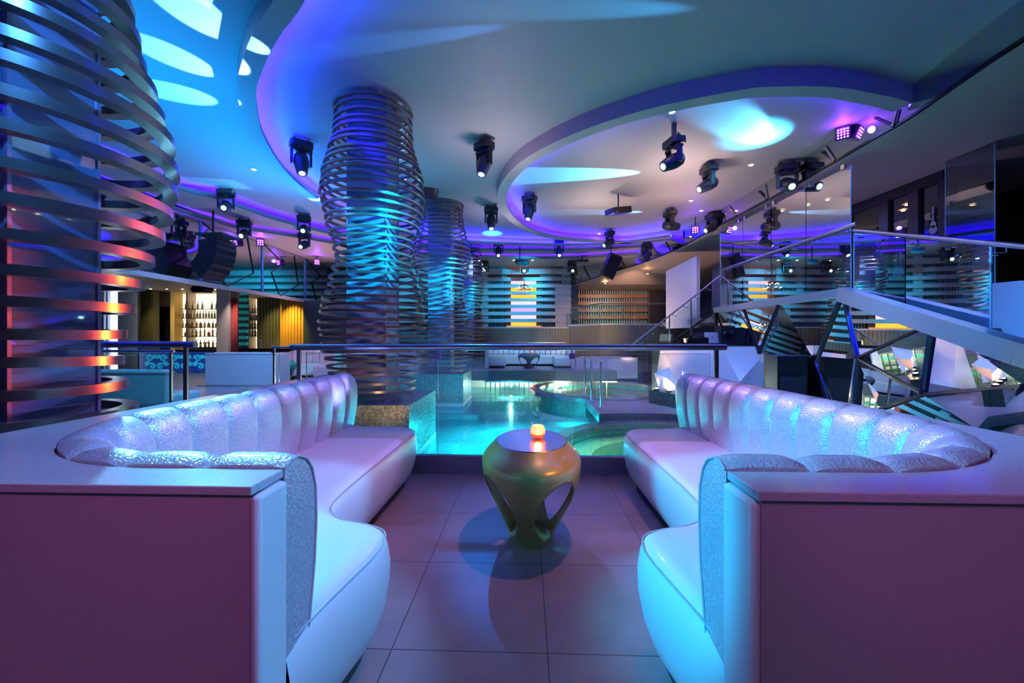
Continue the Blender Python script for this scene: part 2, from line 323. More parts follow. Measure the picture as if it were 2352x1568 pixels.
# ------------------------------------------------------------------ banquettes
def banquette(name, label, sg, backpts, nearend, dx, seatpts, outer):
    """built for the left side in world coordinates; sg = -1 mirrors it"""
    fx = (lambda v: (v[0], v[1], v[2])) if sg > 0 else (lambda v: (-v[0], v[1], v[2]))
    def mk(mb, nm, m, root, **k):
        mb.v = [fx(v) for v in mb.v]
        if sg < 0: mb.f = [f[::-1] for f in mb.f]
        return mb.build(nm, m, root, **k)
    base = Vector(fx((-1.1, 2.0, 0))); root = thing(name, label, 'sofa', base)
    a = Vector(backpts[0]); b = Vector(backpts[1]); c = Vector(nearend)
    cen = Vector((c.x-.35, b.y)); rx = cen.x-b.x; ry = cen.y-c.y
    path = [a+(b-a)*(i/20) for i in range(20)]+[Vector((cen.x-rx*math.cos(t*PI/2/24), cen.y-ry*math.sin(t*PI/2/24))) for t in range(25)]+[Vector((cen.x+(c.x-cen.x)*i/8, c.y)) for i in range(1, 9)]
    front = outer[1]; ox0, ox1 = outer[0]        # outer x far / near, front y
    poly = [tuple(p) for p in path]+[(c.x, front), (ox1, front), (ox0, a.y)]
    poly = poly[::-1]
    inset = [tuple(p) for p in offset2(path, -.012)]+[(c.x-.012, front+.012), (ox1+.012, front+.012), (ox0+.012, a.y-.01)]
    mk(MB().prism(inset[::-1], 0, .858), 'outer_wall', 'laminate', root)
    lo = mk(MB().prism(poly, .86, .88), 'stone_ledge', 'stone', root, bevel=.003)
    mk(MB().box((c.x-.012, front+.008, .01), (c.x+.012, c.y-.002, .856)), 'end_panel', 'leather', root, bevel=.011, smooth=True)
    # resample path
    cum = [0]
    for i in range(1, len(path)): cum.append(cum[-1]+(path[i]-path[i-1]).length)
    tot = cum[-1]
    def at(s):
        s = max(0, min(tot-1e-6, s)); i = next(k for k in range(len(cum)-1) if cum[k+1] >= s); f = (s-cum[i])/(cum[i+1]-cum[i]); p = path[i].lerp(path[i+1], f)
        s0, s1 = max(0, s-.06), min(tot, s+.06)
        return p, None
    def pt(s):
        s = max(0, min(tot-1e-6, s)); i = next(k for k in range(len(cum)-1) if cum[k+1] >= s); return path[i].lerp(path[i+1], (s-cum[i])/(cum[i+1]-cum[i]))
    def frame(s):
        p = pt(s); t = (pt(s+.05)-pt(s-.05)).normalized(); return p, Vector((-t.y, t.x)), t
    n = round(tot/.205); prof = [(.105, .37), (.125, .45), (.15, .58), (.160, .70), (.155, .79), (.135, .85), (.105, .885), (.065, .903), (.03, .902), (.004, .888), (.002, .60), (.002, .37)]
    for k in range(n):
        s0 = tot*k/n; s1 = tot*(k+1)/n; rows = []
        for j in range(13):
            u = j/12; p, nn, tt = frame(s0+(s1-s0)*u); bl = (1-abs(2*u-1)**4.5); e = .86+.14*bl; row = []
            first = (k == 0 and u < .5) or (k == n-1 and u > .5)
            if first: e = .93+.07*bl
            for (o, z) in prof:
                zz = z-(1-e)*.11*max(0, (z-.75)/.15); row.append((p.x+nn.x*o*e, p.y+nn.y*o*e, zz))
            rows.append(row)
        mb = MB().grid(rows)
        if k == 0: mb.f.append(tuple(range(len(prof))))
        if k == n-1: mb.f.append(tuple(12*len(prof)+q for q in range(len(prof)))[::-1])
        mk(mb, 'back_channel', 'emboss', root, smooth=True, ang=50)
    # end seams on the near cushion
    p, nn, tt = frame(tot); mk(MB().tube([(p.x+nn.x*o*.935+.002, p.y+nn.y*o*.935, z-.0077*max(0, (z-.75)/.15)) for o, z in prof[:-2]], .003, 6), 'piping', 'seam', root, smooth=True)
    # seat
    sp = [Vector((q[0]+dx, q[1])) for q in seatpts]; sp = smoothpath([Vector((v.x, v.y, 0)) for v in sp], 6)
    back = [Vector((q.x, q.y, 0)) for q in offset2(path, .09)]
    out = [Vector((v.x, v.y)) for v in sp]+[Vector((v.x, v.y)) for v in back]
    m = len(sp)
    def off(d, dback=0):
        q = offset2(out[:m], -d); return [(q[i] if i < m else out[i]) for i in range(len(out))]
    lv = [(.035, -.10), (.05, -.075), (.10, -.035), (.18, -.005), (.27, .012), (.34, .014), (.40, .004), (.43, -.010), (.446, -.03), (.455, -.07)]
    area2 = sum(out[i-1].x*out[i].y-out[i].x*out[i-1].y for i in range(len(out)))
    sgn = 1 if area2 > 0 else -1
    def resamp(ch, k):
        cu = [0]
        for i in range(1, len(ch)): cu.append(cu[-1]+(ch[i]-ch[i-1]).length)
        o = []
        for i in range(k+1):
            s = cu[-1]*i/k; q = 0
            while q < len(cu)-2 and cu[q+1] < s: q += 1
            o.append(ch[q].lerp(ch[q+1], (s-cu[q])/max(1e-9, cu[q+1]-cu[q])))
        return o
    rows = [[(q.x, q.y, z) for q in off(d*sgn)[:m]] for z, d in lv]
    mb = MB().grid(rows); top = off(lv[-1][1]*sgn)
    ft = top[:m]; bk = resamp([Vector((v.x, v.y)) for v in back][::-1], m-1)
    mb.grid([[(q.x, q.y, .455) for q in ft], [(q.x*.5+w_.x*.5, q.y*.5+w_.y*.5, .458) for q, w_ in zip(ft, bk)], [(q.x, q.y, .452) for q in bk]])
    o = mk(mb, 'seat', 'leather', root, smooth=True, ang=60)
    import bmesh
    bm = bmesh.new(); bm.from_mesh(o.data); bmesh.ops.remove_doubles(bm, verts=bm.verts, dist=.0005); bm.to_mesh(o.data); bm.free()
    q = off(-.004*sgn); mk(MB().tube([(v.x, v.y, .432) for v in q[2:m-2]], .003, 6), 'piping', 'seam', root, smooth=True)
    q = off(-.085*sgn)[:m]; mk(MB().grid([[(v.x, v.y, 0) for v in q], [(v.x, v.y, .05) for v in q]]), 'plinth', 'kick', root)
    return root
seatL = [(-.59, .96), (-.578, 1.10), (-.552, 1.25), (-.53, 1.38), (-.528, 1.48), (-.56, 1.57), (-.64, 1.62), (-.76, 1.66), (-.85, 1.73), (-.895, 1.85), (-.905, 2.1), (-.90, 2.6), (-.895, 3.12), (-.91, 3.25), (-.98, 3.34), (-1.12, 3.375), (-1.40, 3.38)]
banquette('banquette', 'white channel-backed curved banquette left of the gold stool table', 1, [(-1.60, 3.40), (-1.60, 1.62)], (-.59, .953), 0, seatL, ((-1.755, -1.765), .838))
seatR = [(x, y) for x, y in seatL]
banquette('banquette', 'white channel-backed curved banquette right of the gold stool table, its front lit cyan', -1, [(-1.43, 3.46), (-1.51, 1.62)], (-.485, .977), .10, seatR, ((-1.53, -1.645), .846))
# ------------------------------------------------------------------ stool table
def hourglass_table(loc, m, label, group=None, hi=True, topm='steel', sc=1.0, rz=0, wx=1.0, wy=1.0):
    t = thing('side_table', label, 'table', loc, 0, group); L0 = Vector(loc)
    prof = [(0, .42), (.03, .44), (.10, .54), (.18, .68), (.26, .82), (.34, .92), (.40, .975), (.455, 1.0), (.49, .985), (.52, .91), (.55, .81), (.575, .735), (.58, .725)]
    sm = smoothpath([Vector((a, b, 0)) for a, b in prof], 5)
    zs = [v.x for v in sm]; rs = [v.y for v in sm]
    h0, h1, wm = .05, .435, math.radians(34)
    extra = [h0, h0+.002, h0+.008, h0+.018, h1-.018, h1-.008, h1-.002, h1]
    import bisect
    def R(z):
        i = min(max(bisect.bisect(zs, z)-1, 0), len(zs)-2); f = (z-zs[i])/max(1e-9, zs[i+1]-zs[i]); return rs[i]+(rs[i+1]-rs[i])*f
    Z = sorted(set(round(z, 4) for z in zs+extra)); mb = MB(); nu = 14 if hi else 6
    ax, ay = .292*sc*wx, .315*sc*wy
    for k in range(4):
        rows = []
        for z in Z:
            w = 0
            if h0 < z < h1: q = (z-h0)/(h1-h0); w = wm*math.sqrt(max(0, math.sin(PI*q**1.15)))*(1.12-.35*q)
            a0 = k*PI/2+PI/4+w+rz; a1 = (k+1)*PI/2+PI/4-w+rz; r = R(z); row = []
            for j in range(nu+1): a = a0+(a1-a0)*j/nu; row.append((L0.x+r*ax*math.cos(a), L0.y+r*ay*math.sin(a), L0.z+z*sc))
            rows.append(row)
        mb.grid(rows)
    o = mb.build('shell', m, t, smooth=True, solid=.012*sc, ang=80)
    import bmesh
    bm = bmesh.new(); bm.from_mesh(o.data); bmesh.ops.remove_doubles(bm, verts=bm.verts, dist=.0006); bm.to_mesh(o.data); bm.free()
    MB().lathe([(.95, .57*sc), (1.0, .58*sc), (.99, .586*sc)], L0, 64, .725*ax, .725*ay).build('tabletop', topm, t, smooth=True)
    MB().lathe([(.98, 0), (.98, .012*sc)], L0, 40, .42*ax, .42*ay).build('base_plate', m, t, smooth=True)
    return t
hourglass_table((.035, 2.43, 0), 'gold', 'olive gold stool table with oval cutouts holding the candle between the two banquettes', topm='steel', rz=-.18, wy=1.24)
def candle(loc, sc, label, group=None, light=False):
    t = thing('candle_holder', label, 'candle', loc, 0, group); p = Vector(loc)
    MB().lathe([(r*sc, z*sc) for r, z in [(.030, 0), (.042, .012), (.050, .035), (.050, .060), (.043, .082), (.036, .090), (.033, .088), (.040, .078), (.046, .058), (.046, .034), (.038, .014), (.028, .006), (0, .005)]], p, 28).build('glass_cup', 'cup', t, smooth=True)
    MB().lathe([(r*sc, z*sc) for r, z in [(.027, .007), (.037, .015), (.044, .034), (.0, .036)]], p, 24).build('wax', 'waxglow', t, smooth=True)
    MB().lathe([(r*sc, z*sc) for r, z in [(.002, .036), (.006, .046), (.005, .056), (.0, .068)]], p, 10).build('flame', 'flame', t, smooth=True)
    if light: point((p.x, p.y, p.z+.055*sc), (1, .45, .15), 2.2, .01)
    return t
M['waxglow'] = mat('wax_glow', (1, .25, .05), .4, emit=(1, .16, .01), es=1.1)
candle((.075, 2.44, .586), .9, 'clear glass cup candle with glowing orange wax on the near gold stool table', light=True)
# ------------------------------------------------------------------ near glass railing
def railing(name, label, Y, x0, x1, zt, r, posts, glass, zg0, zg1, clamps=(), channel=True, postw=.036, zb=0, group=None):
    t = thing(name, label, 'railing', ((x0+x1)/2, Y, zb), 0, group)
    MB().tube([(x0, Y, zt), (x1, Y, zt)], r, 20).build('handrail', 'steel', t, smooth=True)
    for x in posts: MB().box((x-postw/2, Y-.012, zb), (x+postw/2, Y+.012, zt-r*.6)).build('post', 'steel', t, bevel=.003)
    for i, (a, b) in enumerate(glass):
        g = MB().box((a, Y-.005, zg0), (b, Y+.005, zg1)).build('glass_panel', 'glass', t)
        MB().box((a-.002, Y-.0055, zg0), (a+.0015, Y+.0055, zg1)).box((a, Y-.0055, zg1-.002), (b, Y+.0055, zg1+.0015)).build('polished_edge', 'glassedge', g, rel=True)
    for x in clamps:
        MB().box((x-.025, Y-.022, zg1-.045), (x+.025, Y+.022, zg1+.005)).build('clamp', 'clampv', t, bevel=.004); MB().tube([(x, Y, zg1), (x, Y, zt-r*.5)], .007, 8).build('stub_post', 'steel', t)
    if channel: MB().box((x0+.02, Y-.03, .005), (x1-.02, Y+.03, zg0+.01)).box((x0+.02, Y-.045, .0), (x1-.02, Y-.03, .02)).build('base_channel', 'channelm', t)
    return t
M['clampv'] = mat('violet_clamp', (.30, .12, .55), .35, .3); M['channelm'] = mat('anodised_channel', (.30, .28, .42), .32, .8)
Y = 3.54
railing('glass_railing', 'long glass railing with steel tube handrail behind the stool table', Y, PY(668, 797, Y).x, PY(1667, 797, Y).x, 1.118, .027, (PY(687, 797, Y).x, PY(1645, 797, Y).x),
        [(PY(704, 0, Y).x, PY(1003, 0, Y).x), (PY(1006, 0, Y).x, PY(1312, 0, Y).x), (PY(1316, 0, Y).x, PY(1631, 0, Y).x)], .144, 1.06, (PY(1005, 0, Y).x, PY(1314, 0, Y).x))
railing('glass_railing', 'glass railing with steel tube handrail behind the large ringed column at left', Y, -5.6, PY(449, 0, Y).x, 1.14, .03, (PY(427, 0, Y).x,), [(-5.5, PY(413, 0, Y).x)], .144, 1.06)
q = PD(400, 806, 5.0); railing('stair_railing', 'short steel railing beside the blue booth at left', q.y, q.x-2.6, q.x, 1.035, .018, (q.x-.04, ), [(q.x-2.5, q.x-.1)], .1, .98, channel=False, postw=.03)
q = PD(625, 798, 5.6); railing('stair_railing', 'short steel gate railing just left of the long glass railing', q.y, q.x, q.x+1.3, 1.07, .014, (q.x+.03, ), [(q.x+.1, q.x+1.2)], .1, 1.0, channel=False, postw=.028)
# ------------------------------------------------------------------ ringed columns
def ringed_column(label, c, prof, z0, z1, step, rh, rt, half, zc0, zc1=4.5, n=72, rods=3, tilt=.02, flats=()):
    t = thing('ringed_column', label, 'column', (c[0], c[1], zc0)); x, y = c
    ps = sorted(prof)
    def R(z):
        if z <= ps[0][0]: return ps[0][1]
        for (a, ra), (b, rb) in zip(ps, ps[1:]):
            if a <= z <= b: f = (z-a)/(b-a); f = f*f*(3-2*f); return ra+(rb-ra)*f
        return ps[-1][1]
    h = half
    for nm, lo, hi in (('front_panel', (x-h, y-h, zc0), (x+h, y-h+.012, zc1)), ('back_panel', (x-h, y+h-.012, zc0), (x+h, y+h, zc1)), ('side_panel', (x-h, y-h+.012, zc0), (x-h+.012, y+h-.012, zc1)), ('side_panel', (x+h-.012, y-h+.012, zc0), (x+h, y+h-.012, zc1))):
        MB().box(lo, hi).build(nm, 'coreglass', t)
    for sx in ((-1, 1) if c[1] > 3 else (1,)):
        for sy in (-1, 1): MB().box((x+sx*h-.009, y+sy*h-.009, zc0), (x+sx*h+.009, y+sy*h+.009, zc1)).build('corner_trim', 'cornertrim', t)
    z = z0; i = 0
    while z < z1:
        r = R(z); ta, tb = random.uniform(-tilt, tilt), random.uniform(-tilt, tilt); mb = MB(); vs = []
        ex = 1+random.uniform(-.015, .015)
        for j in range(n):
            a = 2*PI*j/n; ca, sa = math.cos(a), math.sin(a); dz = ta*ca+tb*sa
            for q, zz in ((r-rt, -rh/2), (r, -rh/2), (r, rh/2), (r-rt, rh/2)): vs.append((x+q*ca*ex, y+q*sa, z+zz+dz))
        fs = []
        for j in range(n):
            a, b = 4*j, 4*((j+1) % n)
            for q in range(4): fs.append((a+q, b+q, b+(q+1) % 4, a+(q+1) % 4))
        mb.add(vs, fs); mb.build('ring', 'bronze', t, smooth=True)
        # stay rods from the core to the ring
        z += step; i += 1
    q = z0+step
    while q < z1:
        a = 2*PI*random.random(); r = R(q)-rt*.7
        MB().tube([(x+h*.9*math.cos(a), y+h*.9*math.sin(a), q), (x+r*math.cos(a+.5), y+r*math.sin(a+.5), q)], .004, 5).build('stay_rod', 'darksteel', t); q += step*4
    return t
M['cornertrim'] = mat('corner_trim', (.45, .42, .62), .25, .4)
P1 = [(.33, .56), (.61, .60), (.86, .635), (1.10, .70), (1.43, .735), (1.68, .70), (1.99, .60), (2.30, .515), (2.55, .56), (2.8, .64), (3.18, .72), (3.5, .69), (3.75, .62), (4.0, .55), (4.3, .53), (4.47, .545)]
ringed_column('tall bronze-ringed glass column standing in the pool behind the left banquette', (-2.17, 5.64), P1, .40, 4.5, .103, .031, .042, .266, .37)
ringed_column('tall bronze-ringed glass column on the farther pool plinth, second from the camera in the pool', (-2.08, 9.84), P1, .42, 4.5, .11, .033, .045, .266, .36, n=56)
ringed_column('farthest bronze-ringed glass column, partly hidden behind the two pool columns', (-2.10, 14.0), P1, .45, 4.5, .12, .036, .05, .266, .2, n=48)
PLF = [(.55, .52), (.70, .50), (.84, .455), (1.0, .42), (1.13, .415), (1.28, .43), (1.45, .48), (1.6, .53), (1.77, .585), (1.95, .64), (2.12, .67), (2.33, .685), (2.64, .60), (2.9, .52), (3.15, .47), (3.35, .43), (3.8, .40), (4.5, .46)]
ringed_column('large copper-ringed glass column at the left edge, orange light on its rings', (-2.79, 2.11), PLF, .62, 4.5, .152, .052, .075, .21, 0, n=96, tilt=.012)
for lb, y0, y1, z1 in (('gold and teal mosaic plinth under the nearer pool column', 4.85, 6.3, .37), ('teal mosaic plinth under the farther pool column', 9.12, 10.5, .36)):
    t = thing('column_plinth', lb, 'plinth', (-2.15, (y0+y1)/2, -.62)); x0, x1 = -2.88, -1.43
    MB().box((x0, y0, -.30), (x1, y0+.02, z1)).box((x0, y1-.02, -.3), (x1, y1, z1)).build('front_mosaic', 'mosgold' if y0 < 5 else 'mosteally', t)
    MB().box((x0, y0+.02, -.30), (x0+.02, y1-.02, z1)).box((x1-.02, y0+.02, -.3), (x1, y1-.02, z1)).build('side_mosaic', 'mosteal', t)
    MB().box((x0+.02, y0+.02, -.3), (x1-.02, y1-.02, z1-.002)).build('top_mosaic', 'mosblue', t)
    MB().box((x0-.002, y0-.002, -.38), (x1+.002, y1+.002, -.30)).build('lower_trim', 'tubstep', t)
    MB().box((x0-.25, y0-.25, -.62), (x1+.35, y1+.2, -.52)).box((x0, y0, -.52), (x1, y1, -.38)).build('step', 'poolfloor', t)
# lamps that colour the columns
for cx, cy, k in ((-2.17, 5.64, 1), (-2.08, 9.84, 1.1), (-2.10, 14.0, .7)):
    spot((1.0, cy-2.6, 4.2), (cx, cy-.2, 2.35), (.0, .66, 1), 2900*k, 16, .7); spot((cx+.9, cy-2.9, .5), (cx, cy, 3.4), (.25, .30, 1), 150*k, 34, .8)
    spot((-3.9, cy-2.4, 4.2), (cx, cy-.2, 2.2), (.05, .45, 1), 420*k, 22, .7); spot((.8, cy-3.0, 4.2), (cx+.1, cy-.4, 1.1), (.9, .35, .55), 220*k, 14, .7)
spot((-1.2, 4.0, .12), (-2.1, 5.3, .8), (1, .60, .2), 30, 60, .8)
spot((-.4, .2, 4.2), (-2.5, 1.9, 2.6), (.04, .28, 1), 420, 36, .7)
# underwater pool lighting, and an added spot overhead
for x, y, e in ((.6, 5.6, 30), (-.4, 7.6, 36), (1.0, 8.4, 20), (.4, 10.6, 16), (-.9, 6.2, 14)): point((x, y, -.50), (0, .8, 1), e, .015)
spot((.3, 5.6, 4.2), (-.3, 6.8, -.5), (.0, .88, 1), 2200, 40, .9)
M['litchrome'] = mat('chrome_blue_lit', (.15, .42, .85), .3, .4)  # blue light caught by the chrome strips, put into the base colour
# ------------------------------------------------------------------ ceiling, coves
ZC, ZS, ZO = 4.5, 4.26, 4.10
struct(MB().box((-16, -4, ZC), (9.9, 20, ZC+.1)), 'ceiling', 'plaster')
def path(pxs, z, pre=(), post=(), n=8):
    pts = [CW(*p) for p in pre]+[PZ(x, y, z) for x, y in pxs]+[CW(*p) for p in post]
    return smoothpath([Vector((p.x, p.y, 0)) for p in pts], n)
def band(mb, a, b, za, zb):      # a quad strip between two 2D paths
    mb.grid([[(p[0], p[1], za) for p in a], [(p[0], p[1], zb) for p in b]])
def hoop(idx, pth, zb, zc, w, label, led='ledv'):
    inn = offset2(pth, -w); o2 = offset2(pth, -.03); lip = offset2(pth, -(w-.025)); ledp = offset2(pth, -(w-.06))
    mb = MB(); band(mb, pth, pth, zc, zb); band(mb, pth, inn, zb, zb); band(mb, inn, inn, zb, zb+.06); band(mb, inn, lip, zb+.06, zb+.06); band(mb, lip, lip, zb+.06, zb+.02); band(mb, lip, o2, zb+.02, zb+.02); band(mb, o2, o2, zb+.02, zc)
    struct(mb, 'trim_%d' % idx, 'plaster', smooth=True)
    o = MB().tube([(p.x, p.y, zb+.045) for p in ledp[::2]], .012, 6).build('cove_light', led); tag(o, label, 'light')
r1 = path([(628, 0), (592, 55), (566, 110), (549, 165), (544, 195), (549, 240), (562, 290), (585, 333), (612, 372), (650, 412), (700, 450), (747, 478)], ZS,
          pre=[(5.0, 2.6), (2.5, 2.3), (0, 2.35), (-1.3, 2.85)], post=[(-4.1, 10.6), (-3.1, 12.0), (-1.41, 12.9), (1.1, 13.3), (3.2, 13.2), (4.9, 12.2)])
hoop(1, r1, ZS, ZC, .20, 'violet-blue cove light hidden in the large curved ceiling beam', 'ledb')
r2 = path([(2096, 237), (2058, 226), (2004, 214), (1937, 202), (1857, 198), (1750, 200), (1700, 207), (1596, 226), (1502, 247), (1421, 270), (1341, 298), (1261, 333), (1194, 373), (1154, 416), (1142, 450), (1146, 477), (1170, 507), (1207, 531), (1261, 547), (1341, 556), (1448, 560), (1529, 556), (1582, 552)], ZS)
hoop(2, r2, ZS, ZC, .21, 'violet cove light hidden in the oval ceiling ring at right')
def plate(idx, pth, z, mtl, label, far):
    poly = [(p.x, p.y) for p in pth]+far
    struct(MB().prism(poly, z, z+.02), 'ceiling', mtl)
    lip = offset2(pth, .02); ld = offset2(pth, .07)
    mb = MB(); band(mb, pth, pth, z, z+.10); band(mb, pth, lip, z+.10, z+.10); band(mb, lip, lip, z+.10, z); struct(mb, 'trim_%d' % idx, 'plaster', smooth=True)
    bk = offset2(pth, .35); mb = MB(); band(mb, bk, bk, z, ZC if z > 4.2 else ZS); struct(mb, 'trim_%d' % (idx+1), 'plaster')
    tag(MB().tube([(p.x, p.y, z+.05) for p in ld[::2]], .012, 6).build('cove_light', 'ledv'), label, 'light')
pa = path([(407, 434), (491, 455), (547, 476), (641, 508), (772, 540)], ZS, pre=[(-7.3, -2), (-7.3, 3), (-7.2, 6.0)], post=[(-3.6, 13.2), (-1.2, 13.9), (2, 14.0), (4.4, 13.4)])
plate(3, pa, ZS, 'plaster', 'violet cove light along the first ceiling step beyond the curved beam', [(4.6, 14.0), (4.4, 15.4), (-4, 15.6), (-8.0, 12.5), (-8.0, -2)])
pb = path([(407, 485), (491, 508), (547, 525), (641, 539), (781, 562)], ZO, pre=[(-7.75, -2), (-7.75, 3), (-7.75, 7.0)], post=[(-3.9, 13.6), (-1.2, 14.4), (2, 14.55), (4.4, 13.9)])
plate(5, pb, ZO, 'plaster2', 'violet cove light along the outer ceiling step above the line-array speaker', [(3.6, 15.3), (2.6, 16.4), (2.6, 20), (-8.0, 20), (-8.0, -2)])
# ------------------------------------------------------------------ left mirrored fascia and bar hall
FX = -8.02
struct(MB().box((FX-.06, -3, 2.60), (FX, 19, 4.1)), 'wall_left', 'mirrord')
struct(MB().box((FX-.10, -3, 2.50), (FX+.02, 19, 2.60)), 'trim_7', 'wallwhite')
struct(MB().box((-20, -3, 2.95), (FX-.1, 20, 3.05)).box((FX-.1, -3, 2.6), (FX-.06, 20, 2.96)), 'ceiling', 'plaster2')
def strips(lines, label, grp=None, r=.022):
    for i, (pts, m, w) in enumerate(lines):
        P3 = [PX(x, y, FX+.012) for x, y in pts]; c = P3[0]; o = MB()
        for a, b in zip(P3, P3[1:]): o.bar(a, b, w, .02, up=(1, 0, 0))
        ob = o.build('mirror_joint_strip', m, loc=c); tag(ob, label[i], 'trim', 'joint strips on the left mirror fascia')
c35 = lambda l: [(350+x/5.407, 430+y/5.407) for x, y in l]
strips([([(461, 507), (461, 647)], 'litchrome', .06), ([(603, 560), (603, 672)], 'litchrome', .07), ([(701, 594), (701, 688)], 'litchrome', .07),
        (c35([(600, 412), (810, 590)]), 'darksteel', .018), (c35([(1185, 630), (1260, 1065), (915, 1235), (850, 1080)]), 'darksteel', .018),
        (c35([(1385, 700), (1655, 970), (1480, 1050), (1585, 1350), (1815, 1215), (1765, 850)]), 'darksteel', .018),
        (c35([(1905, 885), (2100, 1110), (1980, 1180), (2050, 1430), (2210, 1310), (2180, 1000)]), 'darksteel', .018),
        ([(407, 493), (425, 592), (360, 622)], 'darksteel', .018)],
       ['vertical chrome strip on the mirror fascia beside the line array', 'vertical chrome strip on the mirror fascia below the violet spotlight', 'vertical chrome strip on the mirror fascia nearest the pool column',
        'short diagonal dark strip running behind the line array', 'zigzag dark strip right of the line array', 'zigzag dark strip between the two right chrome strips', 'zigzag dark strip next to the nearer pool column', 'zigzag dark strip next to the large ringed column'])
struct(MB().box((-20.1, -3, 0), (-20, 20, 3.0)), 'wall_hall', 'darkwall')
# bar hall walls
YB = 15.6
def bx(name, m, x0, x1, y0, y1, D0, D1, label, cat, rib=0, group=None, kind=None):
    """box seen between pixel columns x0..x1 and rows y0..y1 on the plane at distance D0, reaching back to D1"""
    a = PY(x0, y0, D0); b = PY(x1, y1, D0); b.z = 0 if y1 in (800, 812) else b.z; a.z = min(a.z, 2.94) if x0 < 800 else a.z; mb = MB(); lo = (a.x, D0, b.z); hi = (b.x, D1, a.z)
    if rib:
        k = max(2, int((hi[0]-lo[0])/rib)); w = (hi[0]-lo[0])/k; mb.box((lo[0], D0+.04, lo[2]), hi)
        for i in range(k): mb.box((lo[0]+w*(i+.2), D0, lo[2]), (lo[0]+w*(i+.8), D0+.04, hi[2]))
    else: mb.box(lo, hi)
    o = mb.build(name, m, loc=((lo[0]+hi[0])/2, D0, lo[2]))
    if kind: o['kind'] = kind
    else: tag(o, label, cat, group)
    return o
struct(MB().box((-20, 17.6, 0), (FX, 17.7, 3.0)).box((-20, 19.9, 0), (9, 20, 4.5)), 'wall_back', 'greenwall')
bx('ribbed_panel', 'ribgreen', 316, 349, 667, 800, 14.2, 14.5, 'olive ribbed wall panel left of the dark doorway behind the bar', 'panel', .10)
bx('door_header', 'plaster2', 349, 396, 665, 703, 14.8, 15.0, 'pale header panel above the dark doorway', 'panel')
bx('dark_doorway', 'black', 352, 394, 703, 800, 14.9, 15.1, 'black doorway left of the backlit bottle shelves', 'door')
bx('shelf_post', 'ribgold', 391, 401, 668, 800, 14.4, 14.7, 'narrow gold post between doorway and bottle shelves', 'post')
bx('corner_pillar', 'wallwhite', 497, 525, 652, 812, 13.0, 13.10, 'square white pillar at the bar front between bottles and red curtain', 'pillar')
bx('ribbed_panel', 'ribgreen', 590, 642, 683, 800, 14.8, 15.0, 'brown ribbed wall panel right of the smaller bottle shelf', 'panel', .11)
bx('ribbed_panel', 'ribgold', 642, 698, 688, 800, 14.3, 14.5, 'bright golden ribbed wall panel at the end of the bar', 'panel', .105)
bx('wall_panel', 'greenwall', 698, 800, 690, 800, 14.0, 14.2, 'dark green wall panel behind the nearer pool column', 'panel')
bx('slat_mirror', 'slatback', 547, 567, 668, 800, 14.2, 14.3, 'narrow dark panel with turquoise slats between red curtain and bottles', 'panel')
M['tealslat'] = mat('teal_slat', (.10, .55, .58), .35, emit=(0, .5, .5), es=.12)
t = bpy.data.objects['slat_mirror']; a = PY(547, 0, 14.1); b = PY(567, 0, 14.1)
for i in range(9):
    y = 672+i*14.2; z1 = PY(0, y, 14.1).z; z0 = PY(0, y+7, 14.1).z; MB().box((a.x, 14.12, z0), (b.x, 14.195, z1)).build('slat', 'tealslat', t)
def curtain(name, m, x0, x1, y0, y1, D, label, amp=.05, k=6, cat='curtain', group=None):
    a = PY(x0, y0, D); b = PY(x1, y1, D); b.z = 0 if y1 == 800 else b.z; n = k*8; top = []; bot = []
    for i in range(n+1): x = a.x+(b.x-a.x)*i/n; yy = D+amp*math.sin(2*PI*i/8+.6*math.sin(i)); top.append((x, yy, a.z)); bot.append((x, yy*1.0+.3*amp*math.cos(i), b.z))
    o = MB().grid([bot, top]).build(name, m, loc=((a.x+b.x)/2, D, b.z), smooth=True, solid=.01); return tag(o, label, cat, group)
curtain('curtain', 'curtain', 525, 546, 684, 800, 13.25, 'red pleated curtain beside the white bar pillar', .06, 4)
bx('curtain_header', 'plaster2', 525, 546, 662, 685, 13.2, 13.3, 'pale header above the red curtain', 'panel')
curtain('curtain', 'curtainb', 224, 253, 620, 800, 13.2, 'blue lit curtain seen through the large ringed column', .07, 4)
o = bx('light_column', 'whitelight', 254, 263, 612, 880, 13.0, 13.1, 'thin white light column beside the blue curtain', 'lamp')
bx('wall_panel', 'darkwall', 263, 316, 660, 800, 13.6, 13.7, 'dark slatted wall left of the bar', 'panel')
spot((-9.5, 12.5, 2.85), (-9.7, 13.3, 1.5), (1, .72, .6), 70, 60, 1, .02)
